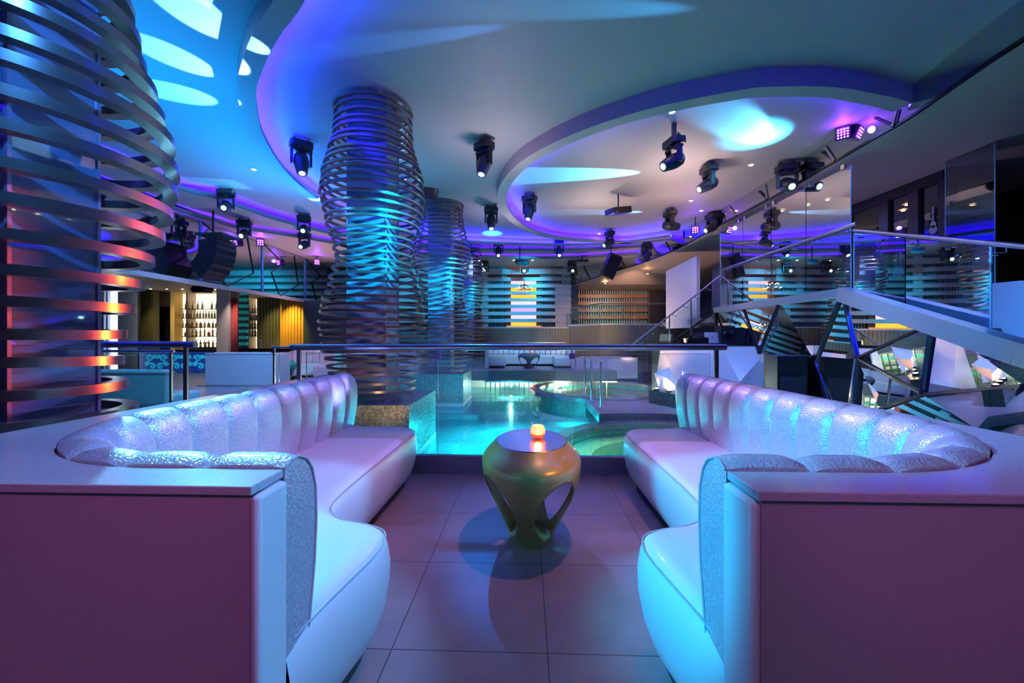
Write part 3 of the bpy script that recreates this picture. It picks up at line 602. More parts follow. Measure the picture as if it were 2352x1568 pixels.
# backlit bottle cabinets
BK = {}
def bmat(n, c, r=.12): M[n] = mat(n, c, r, coat=.2); return n
BT = {'c': ('clear', bmat('bottle_clear', (.80, .80, .74))), 'a': ('amber', bmat('bottle_amber', (.35, .12, .02))), 'g': ('green', bmat('bottle_green', (.15, .35, .03))), 'r': ('red', bmat('bottle_red', (.5, .01, .01))),
      'y': ('yellow', bmat('bottle_yellow', (.6, .5, .02))), 'd': ('dark', bmat('bottle_dark', (.05, .05, .06))), 'b': ('brown', bmat('bottle_brown', (.18, .06, .02)))}
ROW = {0: 'top shelf', 1: 'second shelf', 2: 'third shelf', 3: 'lowest shelf', 4: 'counter below the shelves'}
def bottle(kd, loc, y, where):
    key = kd; col, m = BT[kd[0]]; tall = kd[1:] or 'm'
    if key not in BK:
        h = {'m': 1, 't': 1.25, 's': .8, 'f': .78}[tall]; w = {'m': 1, 't': .85, 's': 1, 'f': 1.5}[tall]
        q = thing('bottle', '', 'bottle', (0, 0, -5))
        MB().lathe([(.035*w, 0), (.038*w, .01), (.038*w, .15*h), (.030*w, .18*h), (.013, .21*h), (.012, .25*h)], (0, 0, -5), 12).build('body', m, q, smooth=True)
        MB().lathe([(.014, .25*h), (.014, .285*h), (0, .286*h)], (0, 0, -5), 10).build('cap', 'black', q)
        MB().lathe([(.039*w, .05*h), (.039*w, .12*h)], (0, 0, -5), 12).build('paper_label', 'labelpaper', q)
        BK[key] = q; q.location = loc; r = q
    else: r = dup(BK[key], loc)
    sh = rowname[0]
    st = {'m': '', 't': 'tall slim ', 's': 'short ', 'f': 'squat wide '}[tall]
    r['label'] = '%s%s bottle on the %s of the %s' % (st, col, sh, where); r['group'] = r['label'].replace(' bottle ', ' bottles ')
M['labelpaper'] = mat('label_paper', (.7, .66, .58), .6)
rowname = ['']
def cab(x0, x1, y0, y1, D, rows, label, where):
    a = PY(x0, y0, D); b = PY(x1, y1, D); t = thing('bottle_cabinet', label, 'cabinet', ((a.x+b.x)/2, D, b.z))
    MB().box((a.x, D+.40, b.z), (b.x, D+.44, a.z)).build('backlit_panel', 'backlit', t)
    MB().box((a.x, D, 0), (b.x, D+.44, b.z)).build('base_cabinet', 'kick', t)
    for xs in (a.x-.03, b.x): MB().box((xs, D, b.z), (xs+.03, D+.44, a.z)).build('side', 'plaster2', t)
    for ri, (y, items) in enumerate(rows):
        z = PY(x0, y, D).z; rowname[0] = ROW[ri]
        MB().box((a.x, D+.02, z-.025), (b.x, D+.38, z)).build('shelf', 'blackgloss', t)
        for i, kd in enumerate(items):
            if kd: bottle(kd, (a.x+(b.x-a.x)*(i+.55)/len(items)+random.uniform(-.01, .01), D+.12, z), y, where)
cab(400, 427, 672, 800, 15.0, [(709, ['c', 'c']), (730, ['c', 'c', 'c']), (751, ['bf', 'c', 'bf']), (772, ['d', 'bf'])], 'narrow backlit bottle cabinet beside the gold post', 'narrow backlit cabinet')
cab(431, 497, 672, 800, 15.0, [(709, ['c', 'c', 'c', '', 'c', 'c']), (730, ['c']*10), (751, ['bf', 'as', 'bf', 'gs', 'gf', 'as', 'bf']), (772, ['a', 'd', 'yt', 'yt', 'rf', 'rt', 'b']), (797, ['c', 'c', 'd', 'c', 'g', 'a', 'g'])], 'wide brightly backlit bottle cabinet behind the bar', 'wide backlit cabinet')
cab(572, 590, 684, 800, 15.0, [(716, ['c', 'c', 'c']), (734, ['c', 'c', 'c', 'c']), (753, ['g', 'd', 'a']), (771, ['y', 'd', 'a'])], 'small backlit bottle cabinet right of the turquoise slats', 'small backlit cabinet')
spot((-8.5, 13.5, 2.9), (-8.45, 14.3, 1.4), (1, .62, .12), 330, 62, 1, .02); spot((-9.3, 13.7, 2.9), (-9.3, 14.8, 1.4), (1, .72, .3), 90, 60, 1, .02); spot((-13.2, 13.2, 2.9), (-13.2, 14.2, 1.4), (1, .72, .3), 60, 80, 1, .02)
# bar counters with scrollwork front
def bar(x0, x1, D, label, scroll, yt=803):
    a = PY(x0, yt, D); b = PY(x1, 855, D); t = thing('bar_counter', label, 'bar', ((a.x+b.x)/2, D+.3, 0))
    MB().box((a.x, D, a.z-.06), (b.x, D+.7, a.z)).build('worktop', 'blackgloss', t); MB().box((a.x, D+.03, .02), (b.x, D+.6, a.z-.06)).build('front', 'scrollback' if scroll else 'kick', t)
    if scroll:
        X0 = PY(332, 0, D).x; k = 3; w = (b.x-X0)/k; zm = (a.z-.06)*.5
        for i in range(k):
            cx = X0+w*(i+.5); mb = MB()
            for s in (-1, 1):
                for q, (ox, oz, rr, st) in enumerate([(.28, .13, .13, 0), (.16, -.14, .11, 1), (.40, -.05, .09, 2), (.08, .20, .07, 3)]):
                    pts = [(cx+s*(ox*w*1.0+rr*(1-u/14)*math.cos(u*.75+st)), D, zm+oz+rr*(1-u/14)*math.sin(u*.75+st)) for u in range(13)]
                    mb.tube(pts, [.03*(1-.5*u/12) for u in range(13)], 6)
            mb.build('scroll_ornament', 'scroll', t)
    return t
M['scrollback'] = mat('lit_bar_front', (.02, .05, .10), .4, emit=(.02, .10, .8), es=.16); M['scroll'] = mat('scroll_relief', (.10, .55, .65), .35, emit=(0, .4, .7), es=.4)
bar(318, 497, 13.4, 'black bar counter with glowing blue scrollwork front', True)
bar(505, 684, 13.4, 'black bar counter continuing right of the white pillar', False, 800)
q = PY(601, 800, 13.6); t = thing('beer_tap', 'chrome double beer tap on the right bar counter', 'tap', q)
MB().lathe([(.09, 0), (.04, .03), (.035, .25), (.05, .28), (0, .30)], q, 14).build('column', 'chrome', t, smooth=True)
for s in (-1, 1): MB().tube([(q.x, q.y, q.z+.27), (q.x+s*.13, q.y, q.z+.30), (q.x+s*.15, q.y, q.z+.33)], .025, 8).build('spout', 'chrome', t, smooth=True)
q = PY(472, 797, 14.2); a = PY(428, 797, 14.1); b = PY(497, 797, 14.1); tag(MB().box((a.x, 14.1, 0), (b.x, 14.5, a.z-.002)).build('back_counter', 'kick', loc=(a.x, 14.1, 0)), 'black low counter in front of the wide bottle cabinet', 'counter'); t = thing('beer_tap', 'small chrome tap in front of the wide bottle cabinet', 'tap', q)
MB().lathe([(.06, 0), (.03, .03), (.028, .16), (0, .2)], q, 12).build('column', 'chrome', t, smooth=True); MB().tube([(q.x-.1, q.y, q.z+.15), (q.x+.12, q.y, q.z+.17)], .02, 8).build('spout', 'chrome', t)
q = PY(464, 665, 12.0); t = thing('ceiling_speaker', 'dark cabinet speaker hanging over the bar', 'speaker', q)
MB().lathe([(.20, -.10), (.24, 0), (.20, .10)], (0, 0, 0), 6, 1.6, 1).build('cabinet', 'black', t, rel=False); MB().tube([(q.x, q.y, q.z+.08), (q.x, q.y, 2.97)], .02, 8).build('bracket', 'darksteel', t)
# ------------------------------------------------------------------ far slatted wall with lit opening
YS = 16.2
def zz(y, D=YS): return PY(1176, y, D).z
def xx(x, D=YS): return PY(x, 776, D).x
gaps = [(630, 637, 1290), (645.5, 653, 1290), (661, 669, 1275), (677, 685, 1275), (692, 700, 1275), (708, 716, 1275), (724, 732, 1275), (740, 752, 1290)]
struct(MB().box((xx(1106), YS+.05, 0), (xx(1121), YS+.1, zz(600))).box((xx(1290), YS+.05, 0), (xx(1310), YS+.1, zz(608))), 'wall_far', 'slat')
prev = 618
for i, (g0, g1, xr) in enumerate(gaps):
    q = MB().box((-7.9, YS-.06, zz(g0)), (xx(1312), YS, zz(prev))).build('wall_slat', 'slat', loc=(xx(1200), YS, zz(g0))); q['kind'] = 'structure'; q.name = 'trim_%d' % (30+i); prev = g1
MB().box((xx(1275), YS-.03, zz(755)), (xx(1311), YS+.02, zz(661))).build('trim_8', 'slat')['kind'] = 'structure'
mb = MB(); x = -7.9
while x < xx(1312):
    if not (xx(1160) < x < xx(1240)): mb.box((x, YS+.22, zz(756)), (x+.045, YS+.26, zz(608)))
    x += .085
M['ribteal'] = mat('rib_slats', (.25, .42, .48), .4)
struct(mb, 'trim_9', 'ribteal')
M['sillm'] = em('orange_sill', (1, .30, .02), .8); M['warmbulb'] = em('chandelier_bulb', (1, .8, .5), 4); M['stepm'] = mat('dark_stone', (.10, .09, .10), .3); M['capm'] = mat('cap_metal', (.62, .68, .80), .3, .7); M['mirrorb'] = mat('barrier_mirror', (.24, .30, .38), .02, 1); M['chromeb'] = mat('blue_chrome', (.35, .45, .8), .15, 1); M['chromed'] = mat('dark_chrome', (.10, .11, .15), .2, .8); M['chromev'] = mat('violet_chrome', (.12, .12, .35), .15, 1)
struct(MB().box((-7.95, YS+.35, 0), (xx(1157), YS+.4, 4.1)).box((xx(1249), YS+.35, 0), (xx(1330), YS+.4, 4.1)), 'wall_far', 'slatback')
for x0, x1, nm in ((1163, 1173, 'left'), (1232, 1244, 'right')): bx('opening_jamb', 'wood', x0, x1, 645, 757, YS+.12, YS+.5, 'dark red %s jamb of the orange lit opening in the slatted wall' % nm, 'frame')
t = thing('lit_niche', 'orange lit niche with rose and violet screens behind the far slatted wall', 'niche', (xx(1202), YS+.6, zz(755)))
for y0, y1, m in ((640, 652, 'rosepanel'), (652, 690, 'orange'), (690, 706, 'rosepanel'), (706, 722, 'violetpanel'), (722, 730, 'rosepanel'), (730, 757, 'orange')):
    MB().box((xx(1166), YS+.6, zz(y1)), (xx(1240), YS+.62, zz(y0))).build('back_panel', m, t)
MB().box((xx(1163), YS+.1, zz(757)), (xx(1243), YS+.6, zz(748))).build('sill', 'sillm', t)
# chandelier
q = Vector((xx(1204), YS-.6, zz(668))); t = thing('chandelier', 'small branching chandelier in front of the orange niche', 'chandelier', q)
MB().tube([(q.x, q.y, q.z), (q.x, q.y, 4.1)], .012, 6).build('stem', 'darksteel', t)
for i in range(14):
    a = i*2*PI/14; r = .30 if i % 2 else .2; z = q.z+(.0 if i % 2 else .16)
    MB().tube([(q.x, q.y, z+.05), (q.x+r*.6*math.cos(a), q.y+r*.6*math.sin(a), z-.04), (q.x+r*math.cos(a), q.y+r*math.sin(a), z+.02)], .012, 6).build('arm', 'bronze', t)
    MB().lathe([(.0, 0), (.028, .02), (0, .055)], (q.x+r*math.cos(a), q.y+r*math.sin(a), z+.02), 8).build('bulb', 'warmbulb', t)
# raised landing with ribbed front
def ribwall(mb, p0, p1, z0, z1, step=.11, d=.03):
    p0 = Vector(p0); p1 = Vector(p1); L_ = (p1-p0).length; k = max(1, int(L_/step)); u = (p1-p0)/k; nrm = Vector((u.y, -u.x, 0)).normalized()
    mb.bar((p0.x, p0.y, (z0+z1)/2), (p1.x, p1.y, (z0+z1)/2), .06, z1-z0)
    for i in range(k):
        c = p0+u*(i+.5)+nrm*(.03+d/2); mb.obox((c.x, c.y, (z0+z1)/2), (step*.55, d, z1-z0), Matrix.Rotation(math.atan2(u.y, u.x), 3, 'Z'))
zl = 1.58
A_ = PD(1040, 776, 15.6); B_ = PD(1307, 776, 15.6); C_ = PD(1378, 776, 14.3); D_ = PD(1540, 776, 14.3)
mb = MB(); ribwall(mb, (A_.x, A_.y, 0), (B_.x, B_.y, 0), 0, zl); struct(mb, 'wall_landing', 'rib')
mb = MB(); ribwall(mb, (B_.x, B_.y, 0), (C_.x, C_.y, 0), 0, 1.66); ribwall(mb, (C_.x, C_.y, 0), (D_.x, D_.y, 0), 0, 1.66); struct(mb, 'wall_landing', 'rib')
struct(MB().prism([(A_.x, A_.y-.06), (B_.x, B_.y-.06), (B_.x, YS), (A_.x, YS)], zl, zl+.05), 'floor', 'wallwhite')
struct(MB().prism([(B_.x, B_.y-.05), (C_.x, C_.y-.07), (D_.x, D_.y-.07), (D_.x, 19), (B_.x, 19)], 1.66, 1.72), 'floor', 'wallwhite')
t = thing('landing_balustrade', 'glass balustrade with steel handrail on the far right landing', 'railing', (C_.x, C_.y, 1.72))
hz = 1.2+79*14.3/915
MB().tube([(B_.x, B_.y, 2.35), (C_.x, C_.y, hz), (D_.x, D_.y, hz)], .022, 8).build('handrail', 'steel', t, smooth=True)
for a, b in ((B_, C_), (C_, C_.lerp(D_, .5)), (C_.lerp(D_, .5), D_)):
    mb = MB().bar((a.x, a.y, (1.72+hz)/2-.03), (b.x, b.y, (1.72+hz)/2-.03), .012, hz-1.78); mb.build('glass_panel', 'glass', t)
for p in (B_, C_, C_.lerp(D_, .33), D_): MB().box((p.x-.012, p.y-.012, 1.72), (p.x+.012, p.y+.012, hz)).build('post', 'steel', t)
q = PD(1300, 787, 15.25); t = thing('stage_railing', 'low steel handrail behind the far white booth', 'railing', (q.x-2, q.y, .2)); MB().tube([(q.x-3.3, q.y, q.z), (q.x, q.y, q.z)], .02, 8).build('handrail', 'steel', t, smooth=True)
for k in range(4): MB().box((q.x-.02-k*1.08, q.y-.01, .2), (q.x-k*1.08, q.y+.01, q.z)).build('post', 'steel', t)
# right slatted wall under the mezzanine
YR = 18.6
mb = MB(); mb2 = MB()
gp = [(669, 677), (685, 693), (701, 709), (717, 725), (733, 747)]; pv = 655; xr0, xr1 = xx(1308, YR), xx(1487, YR)
for g0, g1 in gp: mb.box((xr0, YR-.06, zz(g0, YR)), (xr1, YR, zz(pv, YR))); pv = g1
struct(mb, 'trim_10', 'slatwood'); x = xr0
while x < xr1: mb2.box((x, YR+.1, zz(752, YR)), (x+.05, YR+.16, zz(655, YR))); x += .11
struct(mb2, 'trim_11', 'ribteal'); struct(MB().box((xr0-1, YR+.25, 0), (9, YR+.3, 4.4)), 'wall_far', 'slatback')
bx('dark_doorway', 'darkwall', 1495, 1526, 668, 748, YR-.1, YR, 'dark doorway at the end of the far landing', 'door')
# ------------------------------------------------------------------ right mirrored fascia, soffit
fp = [CW(4.9, -3, 4.1), CW(4.9, 1, 4.1), CW(4.95, 2.5, 4.1), CW(4.97, 3.87, 4.1), CW(5.22, 5.18, 4.1), CW(5.26, 5.83, 4.1), CW(5.31, 6.73, 4.1), CW(5.37, 7.9, 4.1), CW(5.33, 10.6, 4.1), CW(5.1, 12.2, 3.95), CW(4.45, 13.8, 3.78), CW(3.55, 15.2, 3.62), CW(2.5, 16.3, 3.38)]
fs = smoothpath(fp, 5)
struct(MB().grid([[tuple(p) for p in fs], [(p.x, p.y, 4.5) for p in fs]]), 'wall_right', 'mirror', smooth=True)
o = MB().grid([[(p.x-.01, p.y, p.z-.012) for p in fs], [(p.x-.01, p.y, p.z+.025) for p in fs]]); o.grid([[(p.x-.01, p.y, p.z-.012) for p in fs], [(p.x+.03, p.y, p.z-.012) for p in fs]]); struct(o, 'trim_12', 'darksteel')
out = []
for p in fs: out.append((max(9.5, p.x), p.y, p.z))
out2 = [tuple(p) for p in fs]; mb = MB().grid([out2, out]); e = fs[-1]
mb.add([tuple(e), (9.5, e.y, e.z), (9.5, 19, e.z), (e.x, 19, e.z)], [(0, 1, 2, 3)]); struct(mb, 'ceiling', 'plaster2')
def fasc(px):      # point on the fascia under a pixel column
    best = min(range(len(fs)), key=lambda i: abs((915*((fs[i].x*CY+fs[i].y*SY)/max(.1, -fs[i].x*SY+fs[i].y*CY))+1176)-px)); return fs[best]
def vee(px, lean, label, h=.34):
    p = fasc(px); a = Vector((p.x-.02, p.y, p.z+.01)); d = (fasc(px+12)-fasc(px-14)); d.z = 0; d.normalize()
    b = a+d*lean+Vector((0, 0, h)); c = a-d*.28+Vector((0, 0, h*.8)); t = thing('mirror_joint_strip', label, 'trim', a)
    MB().bar(a, b, .035, .02, up=(1, 0, 0)).build('bright_strip', 'chrome', t); MB().bar(a, c, .03, .02, up=(1, 0, 0)).build('dark_strip', 'darksteel', t)
vee(2056, .12, 'vee shaped strip on the right mirror fascia at the end of the ceiling ring')
vee(1922, -.22, 'vee shaped strip on the right mirror fascia below the violet cluster light'); vee(1746, -.08, 'slim vee strip on the right mirror fascia left of the large moving head')
vee(1682, -.30, 'bright vee strip on the right mirror fascia between two moving heads'); vee(1537, -.40, 'vee strip on the mirror fascia right of the suspended black speaker', .5)
vee(1445, -.5, 'long vee strip on the mirror fascia beside the suspended black speaker', .62); vee(1362, -.45, 'long leaning strip on the mirror fascia left of the suspended black speaker', .7); vee(1328, -.2, 'leaning strip at the far end of the right mirror fascia', .7)
# ------------------------------------------------------------------ landing, stairs, mirrored barrier at right
def C3(px, py, D): return PD(px, py, D)
zL = 1.80
c0 = CW(5.16, 10.2); c1 = CW(5.16, 6.2); c2 = CW(9.6, 6.2); c3 = CW(9.6, 14); c4 = CW(5.16, 14)
struct(MB().prism([tuple(c4)[:2], tuple(c1)[:2], tuple(c2)[:2], tuple(c3)[:2]], 1.6, 1.74), 'floor', 'deck')
t = thing('staircase', 'dark stone steps descending towards the camera behind the faceted mirror barrier', 'stairs', CW(6, 5, 0))
def bline(D): return 5.14-.196*(6.2-D)+.14
def wline(D): return 6.98-.43*(6.4-D)
for k in range(1, 9):
    D = 6.2-.3*(k-1); z = 1.735-.135*k; a = CW(bline(D-.34), D-.34); b = CW(wline(D-.34)-.03, D-.34); c = CW(wline(D)-.03, D); d = CW(bline(D), D)
    MB().prism([(a.x, a.y), (b.x, b.y), (c.x, c.y), (d.x, d.y)], 0 if k > 5 else z-.3, z).build('step', 'stepm', t)
wl = [CW(wline(6.4), 6.4, 1.79), CW(wline(5.5), 5.5, 1.95), CW(wline(5.0), 5.0, 1.92), CW(wline(4.0), 4.0, 1.7), CW(wline(3.0), 3, 1.3)]
mb = MB().grid([[(p.x, p.y, 0) for p in wl], [tuple(p) for p in wl], [(p.x+.25, p.y, p.z) for p in wl]]); tag(mb.build('stair_side_wall', 'wallwhite', loc=wl[1]), 'white side wall right of the dark stone steps', 'wall')
# barrier
B0 = C3(1540, 787, 11.2); B1 = C3(1645, 712, 10.0); B2 = C3(1935, 672, 6.2); B3 = C3(2352, 812, 3.6); B4 = CW(4.45, 2.6, .8)
t = thing('mirror_barrier', 'faceted mirror barrier with pale blue metal cap running down to the right', 'barrier', (B2.x, B2.y, 0))
def cap(a, b, w, h, n='cap_rail', m='capm'): MB().bar(a, b, w, h).build(n, m, t)
cap(B1, B2, .14, .13); cap(B2+Vector((0,0,-.02)), B3, .16, .21); cap(B3, B4, .16, .21); cap(B0, B1, .05, .05, 'lower_rail', 'darksteel')
def low(p, z=-.1): return Vector((p.x, p.y, z))
def mp(a, b, f): return a.lerp(b, f)
nodesT = [B1, mp(B1, B2, .42), B2, mp(B2, B3, .42), B3]
mid = [low(B1, .9), mp(low(B1, .75), low(B2, .75), .55), low(mp(B1, B2, .93), .82)+Vector((-.05, 0, 0)), low(mp(B2, B3, .18), .95)+Vector((-.06, 0, 0)), low(mp(B2, B3, .55), .12), low(B3, .55)]
bot = [low(B1), low(mp(B1, B2, .5)), low(B2), low(mp(B2, B3, .5)), low(B3), low(B4)]
def tri(pts, m='barglass'): MB().add([tuple(p) for p in pts], [tuple(range(len(pts)))]).build('mirror_facet', m, t)
S2 = mp(B1, B2, .5)
n1 = C3(1743, 812, 8.0); n2 = C3(1873, 832, 6.75); n3 = C3(1968, 822, 5.85); n4 = C3(2119, 905, 4.8)
T1 = mp(B1, B2, .30); T2 = mp(B1, B2, .62); T3 = mp(B2, B3, .63)
e0 = low(B1); e1 = C3(1820, 1000, 7.2); e2 = C3(1918, 980, 6.4); e3 = C3(1945, 990, 6.0); e4 = C3(2020, 940, 5.4); e5 = low(B3, .1)
zf = C3(2352, 885, 3.55)
tri([B1, T1, n1, e0]); tri([T1, T2, n1]); tri([T2, B2, n2, n1]); tri([B2, n3, n2]); tri([B2, T3, n3]); tri([T3, n4, n3]); tri([T3, B3, zf, n4]); tri([n1, n2, e2, e1]); tri([n1, e1, e0]); tri([n2, n3, e3, e2]); tri([n3, n4, e4, e3]); tri([n4, zf, e5, e4])
def strut(a, b, w=.035, m='darksteel'): MB().bar(a+Vector((-.02, -.01, 0)), b+Vector((-.02, -.01, 0)), w, .03).build('strut', m, t)
strut(B2, n2, .032, 'chromed'); strut(B2, n3, .030, 'chromev'); strut(n2, e2, .026, 'chromeb'); strut(n3, e3, .032, 'chromeb'); strut(T3, n3, .014); strut(n3, n4, .010); strut(T3, n4, .040, 'chromev'); strut(n4, e4, .014); strut(n4, zf, .02); strut(T2, n1, .016); strut(T1, n1, .014)
strut(zf, C3(2300, 985, 4.0), .035); strut(B1, low(B1, 1.25), .03); strut(C3(1745, 708, 8.3), C3(1745, 785, 8.2), .03); strut(C3(1690, 770, 9), C3(1740, 710, 8.4), .03)
# dark equipment desk under the landing, seen through the barrier glass
p0, p1, p2, p3 = CW(5.32, 7.15), CW(7.2, 7.15), CW(7.2, 7.75), CW(5.32, 7.75); DT = 1.08
t = thing('equipment_desk', 'black draped equipment desk behind the barrier glass', 'desk', (p0.x, p0.y, 0))
MB().prism([(p.x, p.y) for p in (p0, p1, p2, p3)], DT-.04, DT).build('desktop', 'blackgloss', t); MB().prism([(p.x+.03, p.y+.03) for p in (p0, p1, p2, p3)], 0, DT-.04).build('drape', 'darkwall', t)
q0, q1 = CW(5.22, 9.4), CW(7.7, 9.4); o = MB().prism([(q0.x, q0.y), (q1.x, q1.y), (q1.x, q1.y+.1), (q0.x, q0.y+.1)], 0, 1.6); struct(o, 'wall_under_landing', 'darkwall')
def gear(cx, label, kind):
    p = CW(cx, 7.4); p.z = DT; t = thing(kind, label, 'equipment', p)
    if kind == 'open_laptop':
        T = Matrix.Rotation(math.radians(14), 3, 'X'); MB().obox(p+Vector((0, -.12, .01)), (.34, .24, .02)).build('keyboard_base', 'black', t); MB().obox(p+T @ Vector((0, 0, .12)), (.34, .012, .23), T).build('lid', 'black', t); MB().obox(p+T @ Vector((0, -.009, .12)), (.26, .004, .17), T).build('screen', 'screen', t)
    else:
        MB().obox(p+Vector((0, -.02, .03)), (.42, .30, .06)).build('body', 'black', t)
        mb = MB()
        for i in range(9): mb = MB().obox(p+Vector((-.18+.045*i, -.12+.03*(i % 3), .064)), (.012, .012, .01)); mb.build('indicator', 'screen' if i % 2 else 'warmbulb', t)
gear(5.60, 'open laptop with lit screen at the left of the black equipment desk', 'open_laptop'); gear(6.02, 'first mixer with tiny lights on the black equipment desk', 'mixer'); gear(6.40, 'open laptop with lit screen in the middle of the black equipment desk', 'open_laptop'); gear(6.80, 'second mixer with tiny lights at the right of the equipment desk', 'mixer')
a = CW(4.50, 6.75); b = CW(5.00, 6.75); t = thing('bass_speaker', 'tall black bass speaker cabinet right of the white console booth', 'speaker', (a.x, a.y, -.2))
MB().box((a.x, a.y, -.2), (b.x, a.y+.4, .90)).build('cabinet', 'black', t, bevel=.01); MB().box((a.x+.04, a.y-.012, -.14), (b.x-.04, a.y, .55)).build('grille', 'kick', t)
# handrails and tall glass
h1a = C3(1967, 513, 6.1); h1b = C3(1660, 619, 10.0); h1c = C3(1662, 627, 10.2); h1d = C3(1455, 790, 10.2); h2a = C3(1962, 529, 6.15); h2b = C3(2352, 566, 3.6); h2c = h2b+(h2b-h2a)*.25
def hrail(label, pts, r, brk, dirv):
    t = thing('handrail', label, 'handrail', pts[0]); MB().tube(pts, r, 12).build('tube', 'steel', t, smooth=True); n = brk
    for i in range(n):
        f = (i+.5)/n; p = pts[0].lerp(pts[-1], f); MB().tube([p, p+Vector((0, 0, -.07)), p+Vector((dirv, 0, -.08))], .007, 6).build('bracket', 'chrome', t); MB().lathe([(.02, 0), (.025, .02), (0, .03)], p+Vector((dirv, 0, -.1)), 10).build('rosette', 'chrome', t)
    return t
hrail('steel handrail sloping up to the middle landing in front of the tall glass', [h1b, h1a], .026, 7, .10); hrail('steel handrail running down right of the middle landing', [h2a, h2b, h2c], .026, 6, -.10); hrail('thin steel handrail descending left towards the pool', [h1c, h1d], .022, 8, .08)
def gpanel(label, a0, a1, zb, zt, m='glassb', top=None):
    o = thing('glass_screen', label, 'glass', (a0.x, a0.y, zb[0])); d = (Vector((a1.x, a1.y, 0))-Vector((a0.x, a0.y, 0))).normalized(); n = Vector((-d.y, d.x, 0))*.006
    q = [Vector((a0.x, a0.y, zb[0])), Vector((a1.x, a1.y, zb[1])), Vector((a1.x, a1.y, zt[1])), Vector((a0.x, a0.y, zt[0]))]
    MB().add([p+n for p in q]+[p-n for p in q], [(0, 1, 2, 3), (7, 6, 5, 4), (0, 4, 5, 1), (1, 5, 6, 2), (2, 6, 7, 3), (3, 7, 4, 0)]).build('pane', m, o)
    MB().bar(q[1], q[2], .014, .014).bar(q[0], q[3], .014, .014).build('polished_edge', 'glassedge', o)
    if top:
        for f in (.12, .88): p = q[3].lerp(q[2], f); MB().obox(p+Vector((-.02, 0, .02)), (.05, .07, .07)).build('clamp', 'steel', o)
ws = [1955, 1852, 1772, 1707, 1655]; nm = ['nearest the landing corner', 'second from the landing corner', 'third from the landing corner', 'farthest up the gallery']
for i in range(4):
    def onx(px): a = (px-1176)/915; D = 5.34/a; return CW(5.34, D)
    gpanel('tall clear glass pane with top clamps, %s' % nm[i], onx(ws[i]), onx(ws[i+1]), (1.74, 1.74), (3.92, 3.92), 'glassb', True)
gpanel('glass balustrade pane under the descending right handrail', C3(1962, 700, 6.0), C3(2081, 700, 5.2), (1.75, 1.45), (2.78, 2.5)); gpanel('lower glass balustrade pane under the descending right handrail', C3(2081, 700, 5.2), C3(2276, 700, 4.15), (1.45, .95), (2.5, 2.15))
gpanel('tall glass screen beside the top of the dark steps', CW(7.13, 6.55), CW(7.13, 5.88), (1.7, 1.3), (4.08, 4.08), 'glassb')
hm = (h1c-h1d); mb = MB(); a = h1d+hm*.05; b = h1d+hm*.97; dn = Vector((0, 0, -.85)); up = Vector((0, 0, -.10))
t = thing('stair_railing', 'glass stair balustrade sloping down left behind the white console booth', 'railing', (a.x, a.y, 0))
MB().add([tuple(a+up), tuple(b+up), tuple(b+dn), tuple(a+dn)], [(0, 1, 2, 3)]).build('glass_side', 'glass', t, solid=.01)
for f in (.12, .38, .64, .9): p = a.lerp(b, f); MB().box((p.x-.012, p.y-.012, p.z+dn.z-.1), (p.x+.012, p.y+.012, p.z)).build('post', 'steel', t)
# white free wall and right wall glazing
w0 = PD(1533, 640, 12.6); w1 = PD(1604, 611, 11.4)
mb = MB().add([(w0.x, w0.y, 1.5), (w1.x, w1.y, 1.5), (w1.x, w1.y, 3.55), (w0.x, w0.y, 3.3)], [(0, 1, 2, 3)]); tag(mb.build('free_wall', 'wallwhite', loc=w0, solid=.12), 'white freestanding wall beside the far landing', 'wall')
XW = 7.75
struct(MB().box((XW+1.8, -3, 0), (XW+1.9, 20, 4.5)), 'wall_right', 'darkwall')
def wx(px): a = (px-1176)/915; return CW(XW-.25, (XW-.25)/a)
edges = [(2173, 2110), (2098, 2045), (2028, 1955), (1940, 1880), (1868, 1812), (1800, 1762), (1740, 1690)]
for i, (p0, p1) in enumerate(edges):
    a, b = wx(p0), wx(p1); q = MB().bar((a.x, a.y, 2.9), (b.x, b.y, 2.9), .01, 2.2).build('window_%d' % (i+1), 'darkglass'); q['kind'] = 'structure'
for i, px in enumerate((2176, 2104, 2036, 1947, 1874, 1806, 1751, 1680)):
    a = wx(px); MB().box((a.x-.06, a.y-.10, 1.74), (a.x+.06, a.y+.10, 4.1)).build('trim_%d' % (20+i), 'darkwall')['kind'] = 'structure'
a, b = wx(2176), wx(1660); q = MB().bar((a.x, a.y, 4.02), (b.x, b.y, 4.02), .14, .18).bar((a.x, a.y, 1.80), (b.x, b.y, 1.80), .14, .12).build('trim_13', 'darkwall'); q['kind'] = 'structure'
for i, (p0, p1) in enumerate(((1655, 1700), (1712, 1765), (1775, 1800))):
    a, b = wx(p0), wx(p1); n = 30; top = []; bo = []
    for k in range(n+1): p = a.lerp(b, k/n); off = .05*math.sin(k*1.3); top.append((p.x-.3+off, p.y, 4.05)); bo.append((p.x-.3+off*1.2, p.y, 1.76))
    tag(MB().grid([bo, top]).build('curtain', 'curtainb', loc=(a.x-.3, a.y, 1.76), smooth=True, solid=.01), 'grey blue curtain on the gallery, %s' % ['farthest from the landing corner', 'in the middle of the three', 'nearest the landing corner'][i], 'curtain', 'gallery curtains')
M['creamscr'] = em('cream_screen', (1, .85, .5), .8); M['sculptw'] = mat('swirl_glow_white', (.7, .7, .65), .4, emit=(.8, .8, .7), es=.25); M['decal'] = mat('frosted_decal', (.35, .42, .60), .7); M['headbody'] = mat('head_housing', (.03, .035, .045), .3); M['bluemos'] = mosaic('blue_line_mosaic', [(.03, .05, .30), (.10, .12, .5), (.3, .35, .6)], .025); M['tubwater'] = glassy('tub_water', (.95, .99, .90), .03)  # white swirl has added emission
